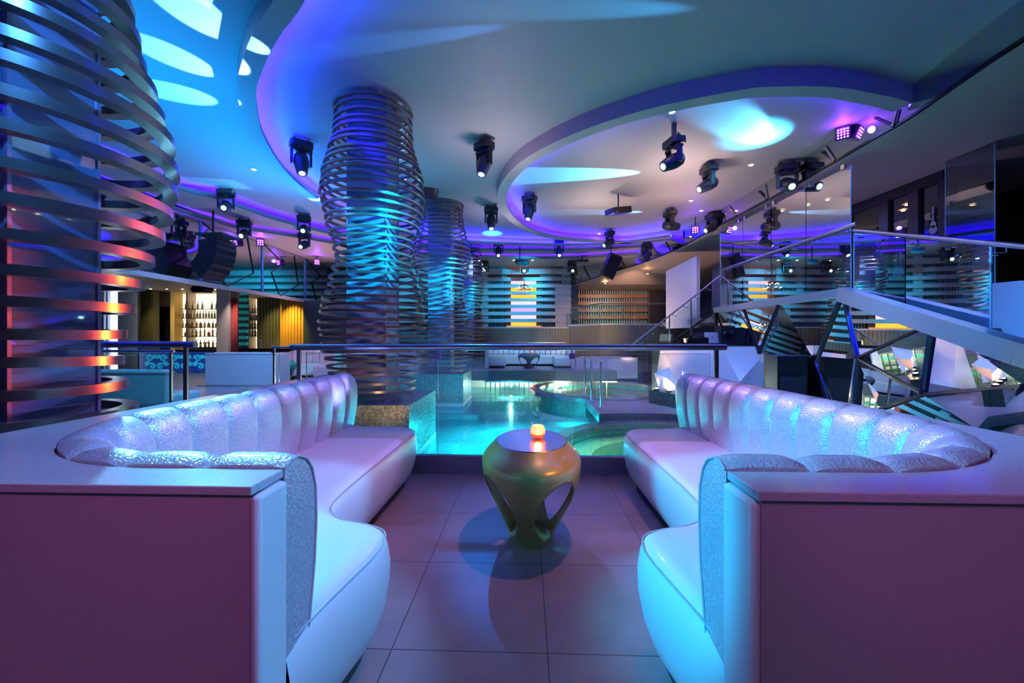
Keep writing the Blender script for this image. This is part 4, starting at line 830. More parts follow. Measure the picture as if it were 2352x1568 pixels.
# ------------------------------------------------------------------ ceiling fixtures
MH = {}
def moving_head(px, py, zc, tilt, rz, label, drop=0, sc=1.0, lit=True):
    key = (tilt, lit)
    if key not in MH:
        q = thing('moving_head_light', '', 'stage light', (0, 0, 0)); MB_ = MB
        MB_().tube([(-.1, 0, 0), (-.1, 0, -.07)], .012, 8).tube([(.1, 0, 0), (.1, 0, -.07)], .012, 8).tube([(-.13, 0, -.045), (.13, 0, -.045)], .02, 8).build('clamp', 'black', q)
        MB_().prism([(-.17, -.08), (-.13, -.12), (.13, -.12), (.17, -.08), (.17, .08), (.13, .12), (-.13, .12), (-.17, .08)], -.17, -.07).build('base', 'black', q, bevel=.008)
        MB_().lathe([(.07, -.2), (.08, -.17)], (0, 0, 0), 16).box((-.16, -.05, -.23), (.16, .05, -.19)).build('yoke_bridge', 'black', q)
        for s in (-1, 1): MB_().prism([(s*.125, -.05), (s*.16, -.035), (s*.16, .035), (s*.125, .05)][::s], -.45, -.20).build('yoke_arm', 'black', q, bevel=.006)
        T = math.radians(tilt); R = Matrix.Rotation(T, 4, 'X') ; h = MB_().lathe([(.0, .16), (.075, .155), (.105, .11), (.115, .02), (.115, -.04), (.10, -.12), (.085, -.20), (.078, -.215)], (0, 0, 0), 20)
        # -T tips the lens (local -Z) towards local -Y
        Rm = Matrix.Rotation(-T, 3, 'X')
        h.v = [tuple(Rm @ Vector(v)+Vector((0, 0, -.40))) for v in h.v]; h.build('head', 'headbody', q, smooth=True)
        l = MB_().lathe([(.048, -.217), (.045, -.222), (0, -.226)], (0, 0, 0), 16); l.v = [tuple(Rm @ Vector(v)+Vector((0, 0, -.40))) for v in l.v]; l.build('lens', 'lens' if lit else 'blackgloss', q, smooth=True)
        MH[key] = q; r = q
    else: r = dup(MH[key], (0, 0, 0))
    p = PZ(px, py, zc); r.location = (p.x, p.y, zc-drop); r.rotation_euler = (0, 0, math.radians(rz)); r.scale = (sc, sc, sc)
    r['label'] = label; r['group'] = 'moving head stage lights on the ceiling'
    if drop: tag(MB().box((p.x-.03, p.y-.03, zc-drop), (p.x+.03, p.y+.03, zc)).build('drop_bracket', 'darksteel', loc=(p.x, p.y, zc)), 'short dark drop bracket carrying the moving head near the top warm downlight', 'bracket')
    return p
HEADS = [(692, 317, ZC, 18, 40, 'moving head hanging left of the nearer pool column, inside the curved beam'),
 (1112, 320, ZC, 18, -40, 'moving head hanging alone between nearer pool column and oval ceiling ring'),
 (1548, 284, ZC, 62, -75, 'moving head on a drop bracket at the near side of the oval ring'),
 (1628, 375, ZC, 62, -85, 'moving head with a warm downlight beside it, right part of oval ring'),
 (1808, 370, ZC, 62, -12, 'large moving head with bright lens near the right mirror fascia'),
 (1216, 444, ZC, 18, -30, 'moving head at the left end inside the oval ring'),
 (1128, 471, ZC, 18, 10, 'moving head above the bright cyan patch left of the oval ring'),
 (1539, 479, ZC, 85, 95, 'moving head facing right behind the ceiling projector'),
 (1635, 487, ZC, 62, -75, 'moving head lowest along the right mirror fascia'),
 (1400, 527, ZC, 62, -70, 'moving head over the far edge of the oval ring'),
 (1284, 549, ZC, 38, 0, 'moving head on the far soffit, right one of the two close together'),
 (1145, 549, ZC, 38, 4, 'moving head on the far soffit, left one of the two close together'),
 (519, 431, ZC, 62, 25, 'moving head over the first cove step left of the curved beam'),
 (561, 501, ZS, 62, 15, 'moving head directly above right of the line array'),
 (698, 491, ZC, 62, 22, 'upper moving head of the pair left of the nearer pool column'),
 (699, 530, ZS, 62, 0, 'lower moving head of the pair left of the nearer pool column'),
 (1113,597, ZO, 80, 0, 'far moving head right beside the farthest ringed column'),
 (1204,597, ZO, 80, 0, 'far moving head with brightest lens over the orange niche'),
 (1314,597, ZO, 80, 0, 'far moving head left of the round edged projector'),
 (1485, 556, ZS, 18, 0, 'dark moving head hanging below the far right cove')]
for i, (px, py, z, ti, rz, lb) in enumerate(HEADS):
    moving_head(px, py, z, ti, rz, lb, drop=.18 if i == 2 else 0, sc=1.0 if i not in (4, 7) else 1.1, lit=(i not in (7, 19)))
def downlight(px, py, z, label, group=None, r=.05, D=None):
    p = PZ(px, py, z) if D is None else PD(px, py, D)
    t = thing('downlight', label, 'light', (p.x, p.y, p.z), 0, group)
    MB().annulus(p, r*.75, r*1.25, p.z-.012, p.z, 20).build('trim_ring', 'whitelac', t); MB().lathe([(r*.72, -.004), (r*.6, -.012), (0, -.016)], p, 14).build('lens', 'lamp', t)
for px, py, z, lb in [(583, 388, ZC, 'warm downlight on the cyan lit ceiling left of the curved beam'), (928, 410, ZC, 'warm downlight seen through the rings of the nearer pool column'), (1544, 256, ZC, 'warm downlight at the near edge inside the oval ring'),
   (1643, 414, ZC, 'warm downlight beside the second moving head in the oval ring'), (1725, 378, ZC, 'warm downlight left of the large moving head'), (1587, 460, ZC, 'upper warm downlight of the close pair in the oval ring'), (1611, 483, ZC, 'lower warm downlight of the close pair in the oval ring'),
   (1376, 536, ZC, 'warm downlight at the far edge of the oval ring'), (1101, 598, ZO, 'small warm downlight beside the farthest ringed column'), (1180, 597, ZO, 'small warm downlight left of the brightest far moving head'), (1223, 597, ZO, 'small warm downlight right of the brightest far moving head'),
   (1856, 470, 4.09, 'warm downlight over the gallery, the nearer of two bright ones'), (1797, 483, 4.09, 'warm downlight over the gallery, the farther of two bright ones'), (1901, 458, 4.09, 'faint warm downlight over the gallery nearest the landing corner')]:
    downlight(px, py, z, lb)
downlight(1390, 650, 0, 'warm downlight under the soffit above the far landing', D=15.9); downlight(1487, 628, 0, 'warm downlight under the soffit left of the free white wall', D=14.4)
for px, py in ((346, 663), (383, 663), (419, 663), (494, 664), (578, 672), (602, 676), (625, 680), (665, 687)): downlight(px, py, 2.948, 'small warm downlight in the bar hall ceiling', 'bar ceiling downlights', r=.04)
def par(px, py, D, label, n=3, s=.13):
    p = PD(px, py, D); t = thing('led_spotlight', label, 'light', p); d = (Vector((0, 0, 1.0))-p).normalized(); R = d.to_track_quat('Z', 'Y').to_matrix()
    MB().obox(p-d*.09, (s*1.6, s*1.6, .16), R).build('housing', 'black', t, bevel=.01); MB().tube([p-d*.12, p-d*.12+Vector((0, 0, .35))], .015, 8).build('bracket', 'darksteel', t)
    for i in range(n):
        for j in range(n): c = p+R @ Vector(((i-(n-1)/2)*s*1.3/n, (j-(n-1)/2)*s*1.3/n, -.005)); m = MB().lathe([(s*.42/n, 0), (s*.3/n, .008), (0, .01)], (0, 0, 0), 8); m.v = [tuple(R @ Vector(v)+c) for v in m.v]; m.build('led_lens', 'purple', t)
    point(p+d*.15+Vector((0, 0, .05)), (.22, .03, 1), 9, .05)
par(1936, 306, 6.2, 'violet cluster spotlight beside the right mirror fascia', 4, .12); par(598, 557, 11.5, 'violet spotlight right of the line array'); par(728, 602, 14, 'smaller violet spotlight nearest the pool column'); par(1597, 528, 10.6, 'violet spotlight at the far end of the oval ring')
# line array
p = PD(434, 571, 9.6); t = thing('line_array_speaker', 'curved black line array speaker hanging in front of the left mirror fascia', 'speaker', p)
for i in range(6):
    a0 = math.radians(14-11.6*i); a1 = a0-math.radians(11.2); mb = MB(); pts = [(.50, a0), (.93, a0), (.95, (a0+a1)/2), (.93, a1), (.50, a1)]
    vs = [(p.x+r*math.cos(q), p.y+s*.32, p.z+r*math.sin(q)) for s in (-1, 1) for r, q in pts]; mb.add(vs, [(0, 1, 2, 3, 4), (9, 8, 7, 6, 5)]+[(k, 5+k, 5+(k+1) % 5, (k+1) % 5) for k in range(5)]); mb.build('speaker_cabinet', 'black', t, bevel=.006)
MB().box((p.x+.40, p.y-.3, p.z+.26), (p.x+1.05, p.y+.3, p.z+.31)).build('rigging_frame', 'darksteel', t); MB().tube([(p.x+.60, p.y, p.z+.30), (p.x+.60, p.y, 4.26)], .025, 8).build('hanger', 'darksteel', t)
# suspended speaker, projectors, flood
def hung(name, label, cat, px, py, D, size, rot, m='black', top=4.1, part='cabinet', extra=None):
    p = PD(px, py, D); t = thing(name, label, cat, p); R = Matrix.Rotation(math.radians(rot[0]), 3, 'X') @ Matrix.Rotation(math.radians(rot[1]), 3, 'Y') @ Matrix.Rotation(math.radians(rot[2]), 3, 'Z')
    MB().obox(p, size, R).build(part, m, t, bevel=.015); MB().tube([(p.x, p.y, p.z+size[2]*.3), (p.x, p.y, top)], .018, 8).build('hanger', 'darksteel', t)
    MB().obox(p+R @ Vector((0, -size[1]/2-.004, 0)), (size[0]*.86, .01, size[2]*.86), R).build('front', extra or 'blackgloss', t); return t
hung('hanging_speaker', 'black rectangular speaker hanging before the right mirror fascia', 'speaker', 1403, 611, 13.3, (.42, .45, .80), (12, 22, 0), top=4.5)
hung('hanging_speaker', 'dark red lit cabinet speaker behind the nearer pool column', 'speaker', 978, 437, 8.9, (.50, .35, .34), (20, 12, 20), 'kick', 4.5)
hung('ceiling_projector', 'boxy projector on a pole under the oval ring', 'projector', 1420, 485, 9.15, (.50, .36, .14), (8, -8, 25), 'headbody', 4.5)
hung('ceiling_projector', 'round edged projector at the far end of the right mirror fascia', 'projector', 1337, 600, 14.2, (.42, .32, .10), (0, 0, 0), 'headbody', 4.1)
hung('flood_light', 'small tilted flood light beside the brightest far moving head', 'light', 1194, 601, 13.8, (.30, .10, .18), (-30, -20, 20), 'headbody', 4.5, 'housing', 'glassb')
# ------------------------------------------------------------------ far booths and tables
def booth(label, x0, x1, y0, y1, z0, face, h=.70, sh=.40, wings=True, m='leather', n=None, group=None):
    """U-shaped booth; face -1 opens to the camera, +1 away from it"""
    t = thing('booth_sofa', label, 'sofa', ((x0+x1)/2, (y0+y1)/2, z0), 0, group); yb = y1 if face < 0 else y0; s = -1 if face < 0 else 1
    def B(a, b, nm, mt, bv=.02): MB().box((min(a[0], b[0]), min(a[1], b[1]), a[2]), (max(a[0], b[0]), max(a[1], b[1]), b[2])).build(nm, mt, t, bevel=bv, smooth=True)
    B((x0, yb, z0), (x1, yb+s*.10, z0+h-.02), 'back_wall', 'wallwhite', .004); B((x0-.02, yb-s*.01, z0+h-.02), (x1+.02, yb+s*.14, z0+h+.005), 'ledge', 'stone', .003)
    k = n or max(3, int((x1-x0-.3)/.26)); w = (x1-x0-.24)/k
    for i in range(k): B((x0+.12+w*i+.006, yb+s*.10, z0+sh-.05), (x0+.12+w*(i+1)-.006, yb+s*.24, z0+h+.03), 'back_channel', m, .035)
    B((x0+.12, yb+s*.22, z0+.06), (x1-.12, yb+s*.75, z0+sh), 'seat', m, .04)
    if wings:
        yo = y0 if face < 0 else y1
        for a, b in ((x0, x0+.12), (x1-.12, x1)): B((a, yb+s*.1, z0), (b, yo, z0+h-.02), 'end_panel', 'leather', .01)
        for a, b in ((x0+.12, x0+.68), (x1-.68, x1-.12)): B((a, yb+s*.75, z0+.06), (b, yo, z0+sh), 'seat', m, .04)
    return t
booth('white channel-back booth on the far stage around the dark hourglass table', -1.34, 1.63, 13.2, 14.95, .2, -1, .74, .38, n=14)
booth('plain white sofa back behind the far round tub', 1.68, 3.70, 13.3, 14.1, -.15, 1, .70, wings=False, n=5)
booth('rosy channel-back booth behind the green hourglass table', -7.5, -5.3, 11.0, 12.6, 0, -1, .78, .42, n=9)
booth('white booth seen between the rings of the nearer pool column', -5.0, -3.3, 12.2, 13.6, 0, -1, .75, .42)
booth('large white booth wall near the bar with pale blue light bars', -8.05, -6.35, 9.75, 10.55, .03, 1, .78)
booth('blue lit booth behind the short railing at left', -7.4, -4.90, 5.25, 6.0, 0, 1, .73, wings=False)
tag(MB().box((-8.15, 9.62, 0), (-6.3, 10.7, .03)).build('booth_step', 'deck', loc=(-7.2, 10, 0)), 'low tiled step under the large white booth wall', 'step')
p = PD(1215, 846, 12.9); hourglass_table((p.x, p.y+.2, .2), 'greylac', 'dark grey hourglass table on the far stage', hi=False, topm='greylac', sc=.86, wx=1.42); candle((p.x+.1, p.y+.2, .2+.505), .9, 'small orange candle on the dark grey far table')
p = PD(655, 872, 11.25); hourglass_table((p.x, p.y, 0), 'grnlac', 'green lacquered hourglass table beside the rosy booth', hi=False, topm='grnlac', sc=.95); candle((p.x-.08, p.y, .56), .9, 'small orange candle on the green hourglass table', light=True)
# ------------------------------------------------------------------ round tubs and deck
def tub(label, c, ro, ri, z, depth=.32):
    t = thing('round_tub', label, 'tub', (c[0], c[1], z-.45)); MB().annulus(c, ri, ro, z-.12, z, 96).build('rim', 'rimmos', t, bevel=.02, smooth=True)
    MB().annulus(c, ri+.02, ro-.15, z-.45, z-.12, 96).build('outer_wall', 'mosteally', t); MB().annulus(c, ri-.40, ri+.02, z-.5, z-.20, 96).build('seat_step', 'tubstep', t)
    MB().lathe([(0, z-.42), (ri-.40, z-.42)], (c[0], c[1], 0), 96).build('basin_floor', 'tubfloor', t); MB().annulus(c, ri-.68, ri-.61, z-.43, z-.41, 96).build('mosaic_line', 'bluemos', t)
    MB().lathe([(0, z-.40), (ri-.70, z-.40)], (c[0], c[1], 0), 96).build('inner_disc', 'tubstep', t)
    MB().lathe([(0, z-.17), (ri+.01, z-.17)], (c[0], c[1], 0), 96).build('water', 'tubwater', t)
tub('round tub directly behind the glass railing, pale green water', (2.12, 5.52), 1.85, 1.60, -.30); tub('farther round tub with mosaic rim beside the long stage edge', (2.12, 10.98), 2.0, 1.72, -.17)
for x, y, e in ((1.2, 10.6, 12), (2.8, 10.4, 12)): point((x, y, -.24), (.85, 1, .55), e, .006)
dk = [(1.36, 7.42), (1.8, 7.50), (2.3, 7.52), (2.9, 7.42), (3.6, 7.0), (4.0, 6.2), (4.15, 5.2), (4.05, 3.62), (7.5, 3.62), (7.5, 12.8), (4.2, 12.8), (4.15, 11.0), (3.9, 10.1), (3.3, 9.35), (2.4, 8.98), (1.7, 9.06), (1.36, 9.2)]
struct(MB().prism(dk, -.21, -.20), 'floor', 'deck'); struct(MB().prism(dk, -.36, -.21), 'trim_14', 'rimmos')
t = thing('deck_grille', 'row of short dark posts under the pool side of the raised deck', 'grille', (1.38, 8.2, -.62))
for i in range(24): MB().box((1.37, 7.5+i*.07, -.60), (1.39, 7.525+i*.07, -.36)).build('post', 'darksteel', t)
q = [PZ(1380, 937, -.2), PZ(1358, 920, -.2), PZ(1343, 904, -.2)]; t = thing('deck_handrail', 'chrome three-post handrail standing on the raised deck by the far tub', 'handrail', q[0])
for p in q: MB().tube([p, (p.x, p.y, .70)], .026, 12).build('post', 'chrome', t, smooth=True); MB().lathe([(.055, 0), (.055, .015), (.03, .03)], p, 14).build('foot_plate', 'chrome', t)
MB().tube([(q[0].x, q[0].y, .70), (q[2].x, q[2].y, .70)], .026, 12).build('handrail', 'chrome', t, smooth=True)
# ------------------------------------------------------------------ console booth
D0 = 8.55; t = thing('console_booth', 'white faceted console booth with black top right of the deck handrail', 'counter', PD(1640, 930, D0))
def Dc(px): return 9.1-(px-1513)/263*1.1
def V(px, py, D=None, off=0): return PD(px, py, (Dc(px) if D is None else D)+off)
a, b = V(1513, 788), V(1776, 788); a.z = 1.085; MB().prism([(a.x, a.y), (b.x, b.y), (b.x, b.y+.75), (a.x, a.y+.75)], a.z-.05, a.z).build('worktop', 'blackgloss', t)
tl, m1, tr = V(1518, 794), V(1654, 794), V(1772, 794); bl, bm_, br = V(1500, 915), V(1640, 925), V(1782, 932); nd = V(1700, 876, off=-.3); ml = V(1572, 905, off=-.28)
def fc(pts, m='whitelac'): MB().add([tuple(p) for p in pts], [tuple(range(len(pts)))]).build('facet', m, t)
fc([tl, m1, ml]); fc([tl, ml, bl]); fc([m1, nd, ml]); fc([m1, tr, nd]); fc([tr, br, nd]); fc([nd, br, bm_]); fc([ml, nd, bm_]); fc([ml, bm_, bl])
MB().prism([(a.x+.05, a.y+.10), (b.x-.02, b.y+.10), (b.x-.02, b.y+.65), (a.x+.05, a.y+.65)], -.2, a.z-.05).build('cabinet', 'kick', t)
zt = 1.085
def facet_lamp(pts, apex, label):
    c = sum((p for p in pts), Vector())/len(pts); t = thing('faceted_sculpture', label, 'sculpture', (c.x, c.y, -.2)); vs = [tuple(p) for p in pts]+[tuple(apex)]; k = len(pts)
    MB().add(vs, [(i, (i+1) % k, k) for i in range(k)]+[tuple(range(k))[::-1]]).build('body', 'whitelac', t)
facet_lamp([V(1502, 857, 8.55), V(1538, 843, 8.5), V(1564, 899, 8.15), V(1513, 890, 8.4)], V(1531, 868, 8.25), 'white faceted block glowing in uplight at the deck trough')
facet_lamp([V(1566, 850, 8.1), V(1588, 862, 8.0), V(1572, 902, 7.9)], V(1576, 872, 7.85), 'second white faceted shard just left of the right banquette backrest')
t = thing('planter_trough', 'dark mosaic trough with three bright uplights on the deck', 'trough', V(1530, 905, 8.5))
a, b = PD(1499, 900, 8.65), PD(1606, 900, 7.55); MB().bar((a.x, a.y, -.06), (b.x, b.y, -.06), .22, .28).build('body', 'mosdark', t)
for i, (px, py) in enumerate(((1511, 883), (1533, 890), (1561, 902))):
    p = a.lerp(b, (.10, .38, .68)[i]); p.z = .09; q = thing('uplight', 'small bright uplight on the dark trough, %s' % ['leftmost', 'middle one', 'rightmost'][i], 'light', p)
    MB().lathe([(.05, -.01), (.055, .02), (.045, .03)], p, 12).build('housing', 'darksteel', q); MB().lathe([(.04, .028), (.0, .045)], p, 12).build('lens', 'uplight', q); spot((p.x-.03, p.y-.10, .14), (p.x+.10, p.y+.14, .9), (1, .50, .17), 60, 95, 1, .02)
def laptop(px, D, w, label, yaw=0, col='whitelac', screen_away=True, mark=False):
    p = PD(px, 776, D); p.z = zt; t = thing('laptop', label, 'laptop', p); R = Matrix.Rotation(math.radians(yaw), 3, 'Z'); T = R @ Matrix.Rotation(math.radians(-14 if screen_away else 14), 3, 'X')
    s = 1 if screen_away else -1
    MB().obox(p+R @ Vector((0, s*.12, .012)), (w, .24, .02), R).build('keyboard_base', col, t, bevel=.004); MB().obox(p+T @ Vector((0, 0, .13)), (w, .012, .24), T).build('lid', col, t, bevel=.004)
    MB().obox(p+T @ Vector((0, s*.008, .13)), (w*.9, .004, .20), T).build('screen', 'screen', t)
    if mark:
        m = MB(); c = p+T @ Vector((0, -.0085, .135))
        m.lathe([(0, -.001), (.016, 0), (0, .001)], (0, 0, 0), 14); m.v = [tuple(T @ (Matrix.Rotation(PI/2, 3, 'X') @ Vector(v))+c) for v in m.v]; m.build('lid_mark', 'kick', t)
laptop(1637, 8.85, .33, 'silver laptop with a small round lid mark on the white console booth', 4, mark=True)
laptop(1768, 8.35, .30, 'open laptop with lit screen at the right end of the console booth', -6); laptop(1606, 9.15, .30, 'black open laptop at the back of the console booth', 8, 'black')
for i, (x0, x1, y0, D, lb) in enumerate(((1656, 1688, 748, 8.75, 'left'), (1690, 1746, 752, 8.75, 'right'))):
    a, b = PD(x0, y0, D), PD(x1, y0, D); o = MB().box((a.x, a.y, zt), (b.x, a.y+.3, a.z)).build('cabinet', 'black', None); q = thing('monitor_speaker', '%s black monitor speaker on the white console booth' % lb, 'speaker', ((a.x+b.x)/2, a.y, zt))
    o.parent = q; o.location = -q.location; MB().lathe([(.07, 0), (.09, .01)], (0, 0, 0), 16)
    m = MB().lathe([(.10, 0), (.08, .012), (.03, .02), (0, .02)], (0, 0, 0), 20); m.v = [tuple(Matrix.Rotation(PI/2, 3, 'X') @ Vector(v)+Vector(((a.x+b.x)/2, a.y-.001, (zt+a.z)/2))) for v in m.v]; m.build('cone', 'blackgloss', q)
for px, w, h, lb, nm in ((1589, .28, .10, 'black mixer case left of the silver laptop', 'mixer'), (1612, .22, .13, 'black flight case handle unit beside the silver laptop', 'equipment_case')):
    p = PD(px, 776, Dc(px)+.25); q = thing(nm, lb, 'equipment', (p.x, p.y, zt)); MB().box((p.x-w/2, p.y-.1, zt), (p.x+w/2, p.y+.12, zt+h)).build('body', 'black', q, bevel=.008)
    MB().box((p.x-w*.3, p.y-.06, zt+h), (p.x+w*.3, p.y+.08, zt+h+.012)).build('panel', 'darksteel', q)
p = PD(1577, 776, 9.0); p.z = zt; t = thing('tablet', 'small cream lit tablet leaning at the left of the console booth', 'tablet', p); R = Matrix.Rotation(math.radians(-20), 3, 'X')
MB().obox(p+R @ Vector((0, 0, .06)), (.13, .012, .11), R).build('body', 'black', t); MB().obox(p+R @ Vector((0, -.008, .06)), (.115, .004, .095), R).build('screen', 'creamscr', t)

# ------------------------------------------------------------------ gallery interior behind the windows
a = PX(1903, 622, 9.54); b = PX(1878, 660, 9.54); tag(MB().box((9.50, a.y, b.z), (9.55, b.y, a.z)).build('lit_picture', 'greenpic', loc=a), 'green lit picture on the gallery wall behind the windows', 'picture')
q = PD(1926, 618, 11.0); t = thing('chandelier', 'glittering chandelier built for its reflection in the gallery windows', 'chandelier', q); MB().tube([q, (q.x, q.y, 4.1)], .012, 6).build('stem', 'darksteel', t)  # solid chandelier standing for a reflection in the windows
for i in range(16):
    an = i*2*PI/16; r = .42 if i % 2 else .25; z = q.z+(.12 if i % 2 else .0)
    MB().tube([(q.x, q.y, z-.05), (q.x+r*math.cos(an), q.y+r*math.sin(an), z)], .012, 6).build('arm', 'darksteel', t); MB().lathe([(0, 0), (.03, .02), (0, .06)], (q.x+r*math.cos(an), q.y+r*math.sin(an), z), 8).build('bulb', 'warmbulb', t)
def guitar(px, py, label, h=.42):
    a = wx(px); z = 1.2+(776-py)*((a.y*CY-a.x*SY))/915; c = Vector((a.x-.03, a.y, z)); mb = MB()
    def disc(y, zc, r): n = 18; o = len(mb.v); mb.v += [(c.x, c.y+y+r*math.cos(2*PI*i/n), zc+r*1.05*math.sin(2*PI*i/n)) for i in range(n)]; mb.f.append(tuple(range(o, o+n)))
    disc(0, z-.12*h/.42, .075*h/.42); disc(0, z-.03*h/.42, .055*h/.42); mb.box((c.x-.001, c.y-.012, z), (c.x+.001, c.y+.012, z+h*.55)); mb.box((c.x-.001, c.y-.02, z+h*.55), (c.x+.001, c.y+.02, z+h*.68))
    tag(mb.build('guitar_decal', 'decal', loc=c), label, 'decal', 'guitar shaped decals on the gallery windows')

for px, py, lb in ((1873, 582, 'upper left'), (1886, 582, 'upper right'), (2062, 612, 'lower left'), (2072, 612, 'lower right')): guitar(px, py, '%s guitar decal of the pair on the %s gallery window' % (lb, 'far' if px < 1900 else 'near'))
guitar(2147, 512, 'single guitar decal high on the window beside the glass screen'); guitar(2146, 612, 'single guitar decal low on the window beside the glass screen')
q = PD(2072, 672, 9.6); t = thing('swirl_reflection', 'white swirling tubes built for an art reflection in the near gallery window', 'sculpture', (q.x, q.y, 1.74))  # solid tubes standing for art reflected in the window
MB().box((q.x-.15, q.y-.3, 1.745), (q.x+.15, q.y+.3, 1.80)).tube([(q.x, q.y, 1.79), (q.x, q.y, q.z)], .02, 8).build('stand', 'darksteel', t)
for k in range(7):
    pts = [(q.x, q.y+(.10*k-.25)+(.28-.03*k)*math.cos(u*.45+k), q.z+(.30-.03*k)*math.sin(u*.5+k*.6)) for u in range(12)]
    MB().tube(pts, .012, 6).build('curl', 'sculptw', t, smooth=True)

# ------------------------------------------------------------------ beams of the moving heads, and added spots washing ceiling and tubs
def beam(src, tgt, col, e, deg, blend=.25): return spot(src, tgt, col, e, deg, blend, .01)
def ceilp(px, py, z=ZC): return PZ(px, py, z)
def graze(px0, py0, px1, py1, col, e, deg, dz=.9, back=1.6, z=ZC, blend=.25):
    """beam from below-behind (px0,py0) sweeping over the ceiling to (px1,py1)"""
    a = ceilp(px0, py0, z); b = ceilp(px1, py1, z); d = (a-b).normalized(); s = a+d*back; s.z = z-dz; return beam(s, a.lerp(b, .5), col, e, deg, blend)
def wedge(px0, py0, px1, py1, col, en, dz, elev, cone, blend=.3, z=ZC):
    """source dz below the ceiling at pixel 0, throwing a low beam towards pixel 1"""
    a = ceilp(px0, py0, z); b = ceilp(px1, py1, z); d = (b-a); d.z = 0; d.normalize(); s = a-Vector((0, 0, dz)); return beam(s, s+d*math.cos(math.radians(elev))+Vector((0, 0, math.sin(math.radians(elev)))), col, en, cone, blend)
graze(505, 75, 395, -15, (.22, .60, 1), 700, 20, .95, 1.0); graze(545, 30, 455, -20, (.2, .65, 1), 500, 13, .95, 1.0); graze(500, 175, 320, 95, (.22, .60, 1), 760, 17, .9, 1.0); graze(500, 232, 340, 202, (.1, .6, 1), 1000, 18, .85, 1.0)
wedge(780, 437, 570, 425, (.1, .7, 1), 1000, .35, 12, 16)
wedge(1600, 392, 1200, 405, (.10, .75, 1), 4200, .34, 9, 17); wedge(1590, 486, 1230, 488, (.20, .50, 1), 1500, .28, 7, 11)
wedge(1800, -30, 850, 103, (.05, .30, 1), 3000, .28, 4, 4.5, .7); wedge(2100, 20, 1250, 20, (.05, .45, 1), 2500, .30, 5, 6, .8)
beam(ceilp(1752, 325)+Vector((.05, -.1, -.5)), ceilp(1748, 315), (.04, .5, 1), 420, 95, .9); wedge(1790, 345, 1640, 255, (.1, .6, 1), 900, .4, 22, 34, .6)
beam(ceilp(1130, 535)+Vector((0, -.15, -.6)), ceilp(1130, 535), (.02, .55, 1), 340, 60, .9)
spot((-4.5, 3.2, 2.2), (-4.6, 3.6, 4.5), (.0, .30, 1), 150, 120, .9); spot((-5.5, 7.5, 2.7), (-5.3, 7.6, 4.5), (.0, .35, 1), 90, 130, .9)  # added mid-air spots pointing up, blue on the left ceiling
spot((2.2, 5.9, 4.2), (2.1, 5.5, -.6), (.95, 1, .55), 1100, 38, .4); spot((2.1, 10.6, 4.2), (2.0, 10.9, -.6), (.85, 1, .55), 800, 34, .5)  # added overhead spots that brighten the two tubs
# added upward spots, floating below the ceiling to wash it
def up(x, y, z, col, en, r=.12):
    z -= .25; en *= 1.0; spot((x, y, z), (x, y+.01, z+1), col, en, 165, 1, r)
up(2.9, 7.6, 3.7, (1, .70, .62), 60); up(1.7, 9.6, 3.7, (1, .72, .66), 44); up(3.6, 9.2, 3.8, (1, .6, .55), 30); up(1.5, 7.0, 3.8, (.9, .62, .72), 14)
up(-.5, 6.6, 3.5, (.80, .60, .75), 46); up(-.4, 4.6, 3.6, (.50, .38, .60), 12); up(-.6, 10.2, 3.6, (.75, .62, .9), 34); up(-2.4, 7.6, 3.6, (.10, .45, .9), 22)
up(-5.0, 8.2, 3.4, (.02, .28, 1), 170); up(-4.6, 4.6, 3.2, (.0, .30, 1), 180); up(-4.9, 6.4, 3.3, (.0, .34, 1), 110); up(-5.6, 10.6, 3.5, (.08, .25, 1), 30)
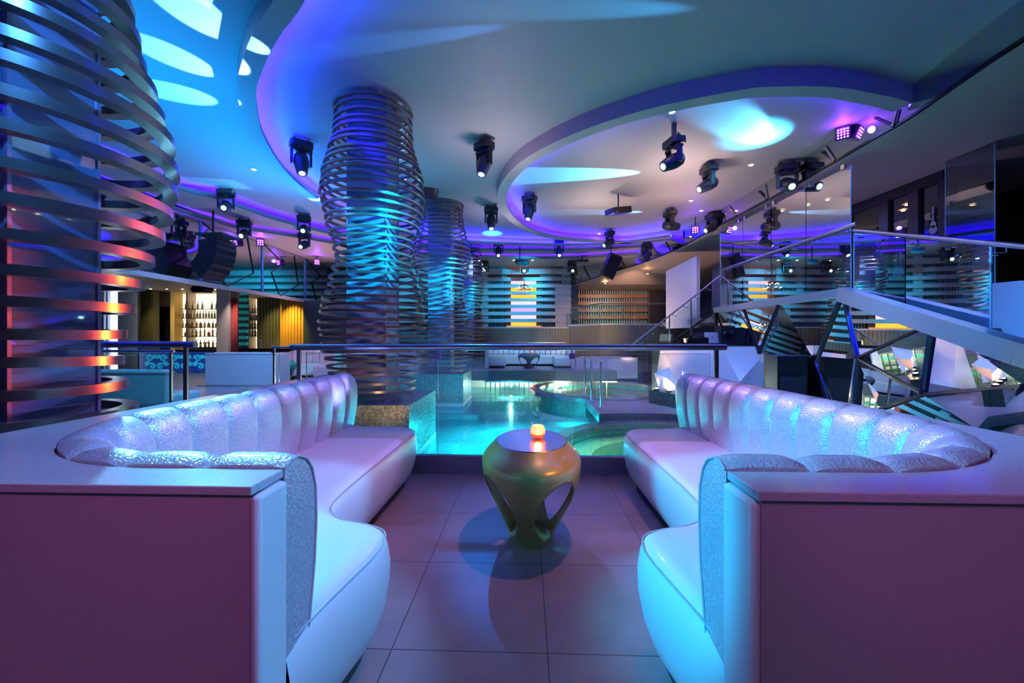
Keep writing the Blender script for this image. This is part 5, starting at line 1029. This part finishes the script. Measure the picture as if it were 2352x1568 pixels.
spot((-6.6, 12.9, .9), (-6.4, 12.5, 4.1), (.80, .50, .55), 320, 110, 1, .1); spot((-6.9, 8.6, 1.2), (-7.2, 8.8, 4.1), (.35, .35, .7), 90, 110, 1, .1)
spot((3.2, 12.9, .1), (4.2, 13.0, 3.8), (1, .62, .5), 240, 90, 1, .1); spot((6.2, 7.5, 1.9), (6.4, 7.5, 4.1), (.40, .30, .6), 30, 140, 1, .1)
spot((-3.5, 12.9, 3.9), (-4.8, 16.2, 2.6), (.0, .6, .9), 420, 70, .8)
# washes on the far wall and booths
spot((.5, 12.4, 3.9), (-.4, 16.2, 2.9), (.0, .55, 1), 620, 50, .8); spot((-2.2, 12.9, 3.9), (.6, 16.2, 2.4), (.4, .6, 1), 220, 60, .8)
spot((3.3, 13.9, 3.0), (3.7, 18.5, 2.3), (.0, .9, .8), 180, 26, .8); spot((3.9, 13.6, 3.2), (4.4, 18.5, 2.7), (1, .55, .38), 420, 60, .9)
spot((1.2, 11.5, 3.9), (.2, 14.2, .5), (.30, .62, 1), 420, 46, .8); spot((2.2, 10.4, 4.1), (2.2, 15.6, 1.1), (1, .72, .35), 320, 40, .9)
spot((2.2, 10.2, 4.1), (2.6, 13.3, .2), (.45, .40, 1), 200, 35, .7); spot((-5.5, 9.0, 3.9), (-6.2, 12, .5), (1, .45, .6), 220, 50, .8); spot((-4.5, 7.0, 3.9), (-7.2, 9.8, .4), (.22, .50, 1), 360, 40, .7); spot((-3.0, 3.4, 3.9), (-5.8, 5.4, .4), (.05, .60, 1), 260, 45, .7)
spot((2.0, 5.0, 4.1), (3.9, 8.0, .5), (.14, .26, 1), 300, 36, .7); spot((1.2, 6.0, 4.1), (3.0, 8.0, .3), (.0, .6, 1), 260, 16, .5); spot((2.6, 6.2, 4.1), (2.6, 8.2, -.2), (.55, .35, 1), 160, 36, .8)
spot((2.8, 3.6, 4.1), (4.75, 4.8, 1.5), (.06, .30, 1), 520, 46, .8); spot((3.2, 4.5, 3.9), (5.6, 5.6, 1.6), (.05, .28, 1), 300, 50, .8); spot((3.6, 8.5, 3.8), (6.4, 12.3, 2.4), (.5, .42, 1), 150, 40, .8)
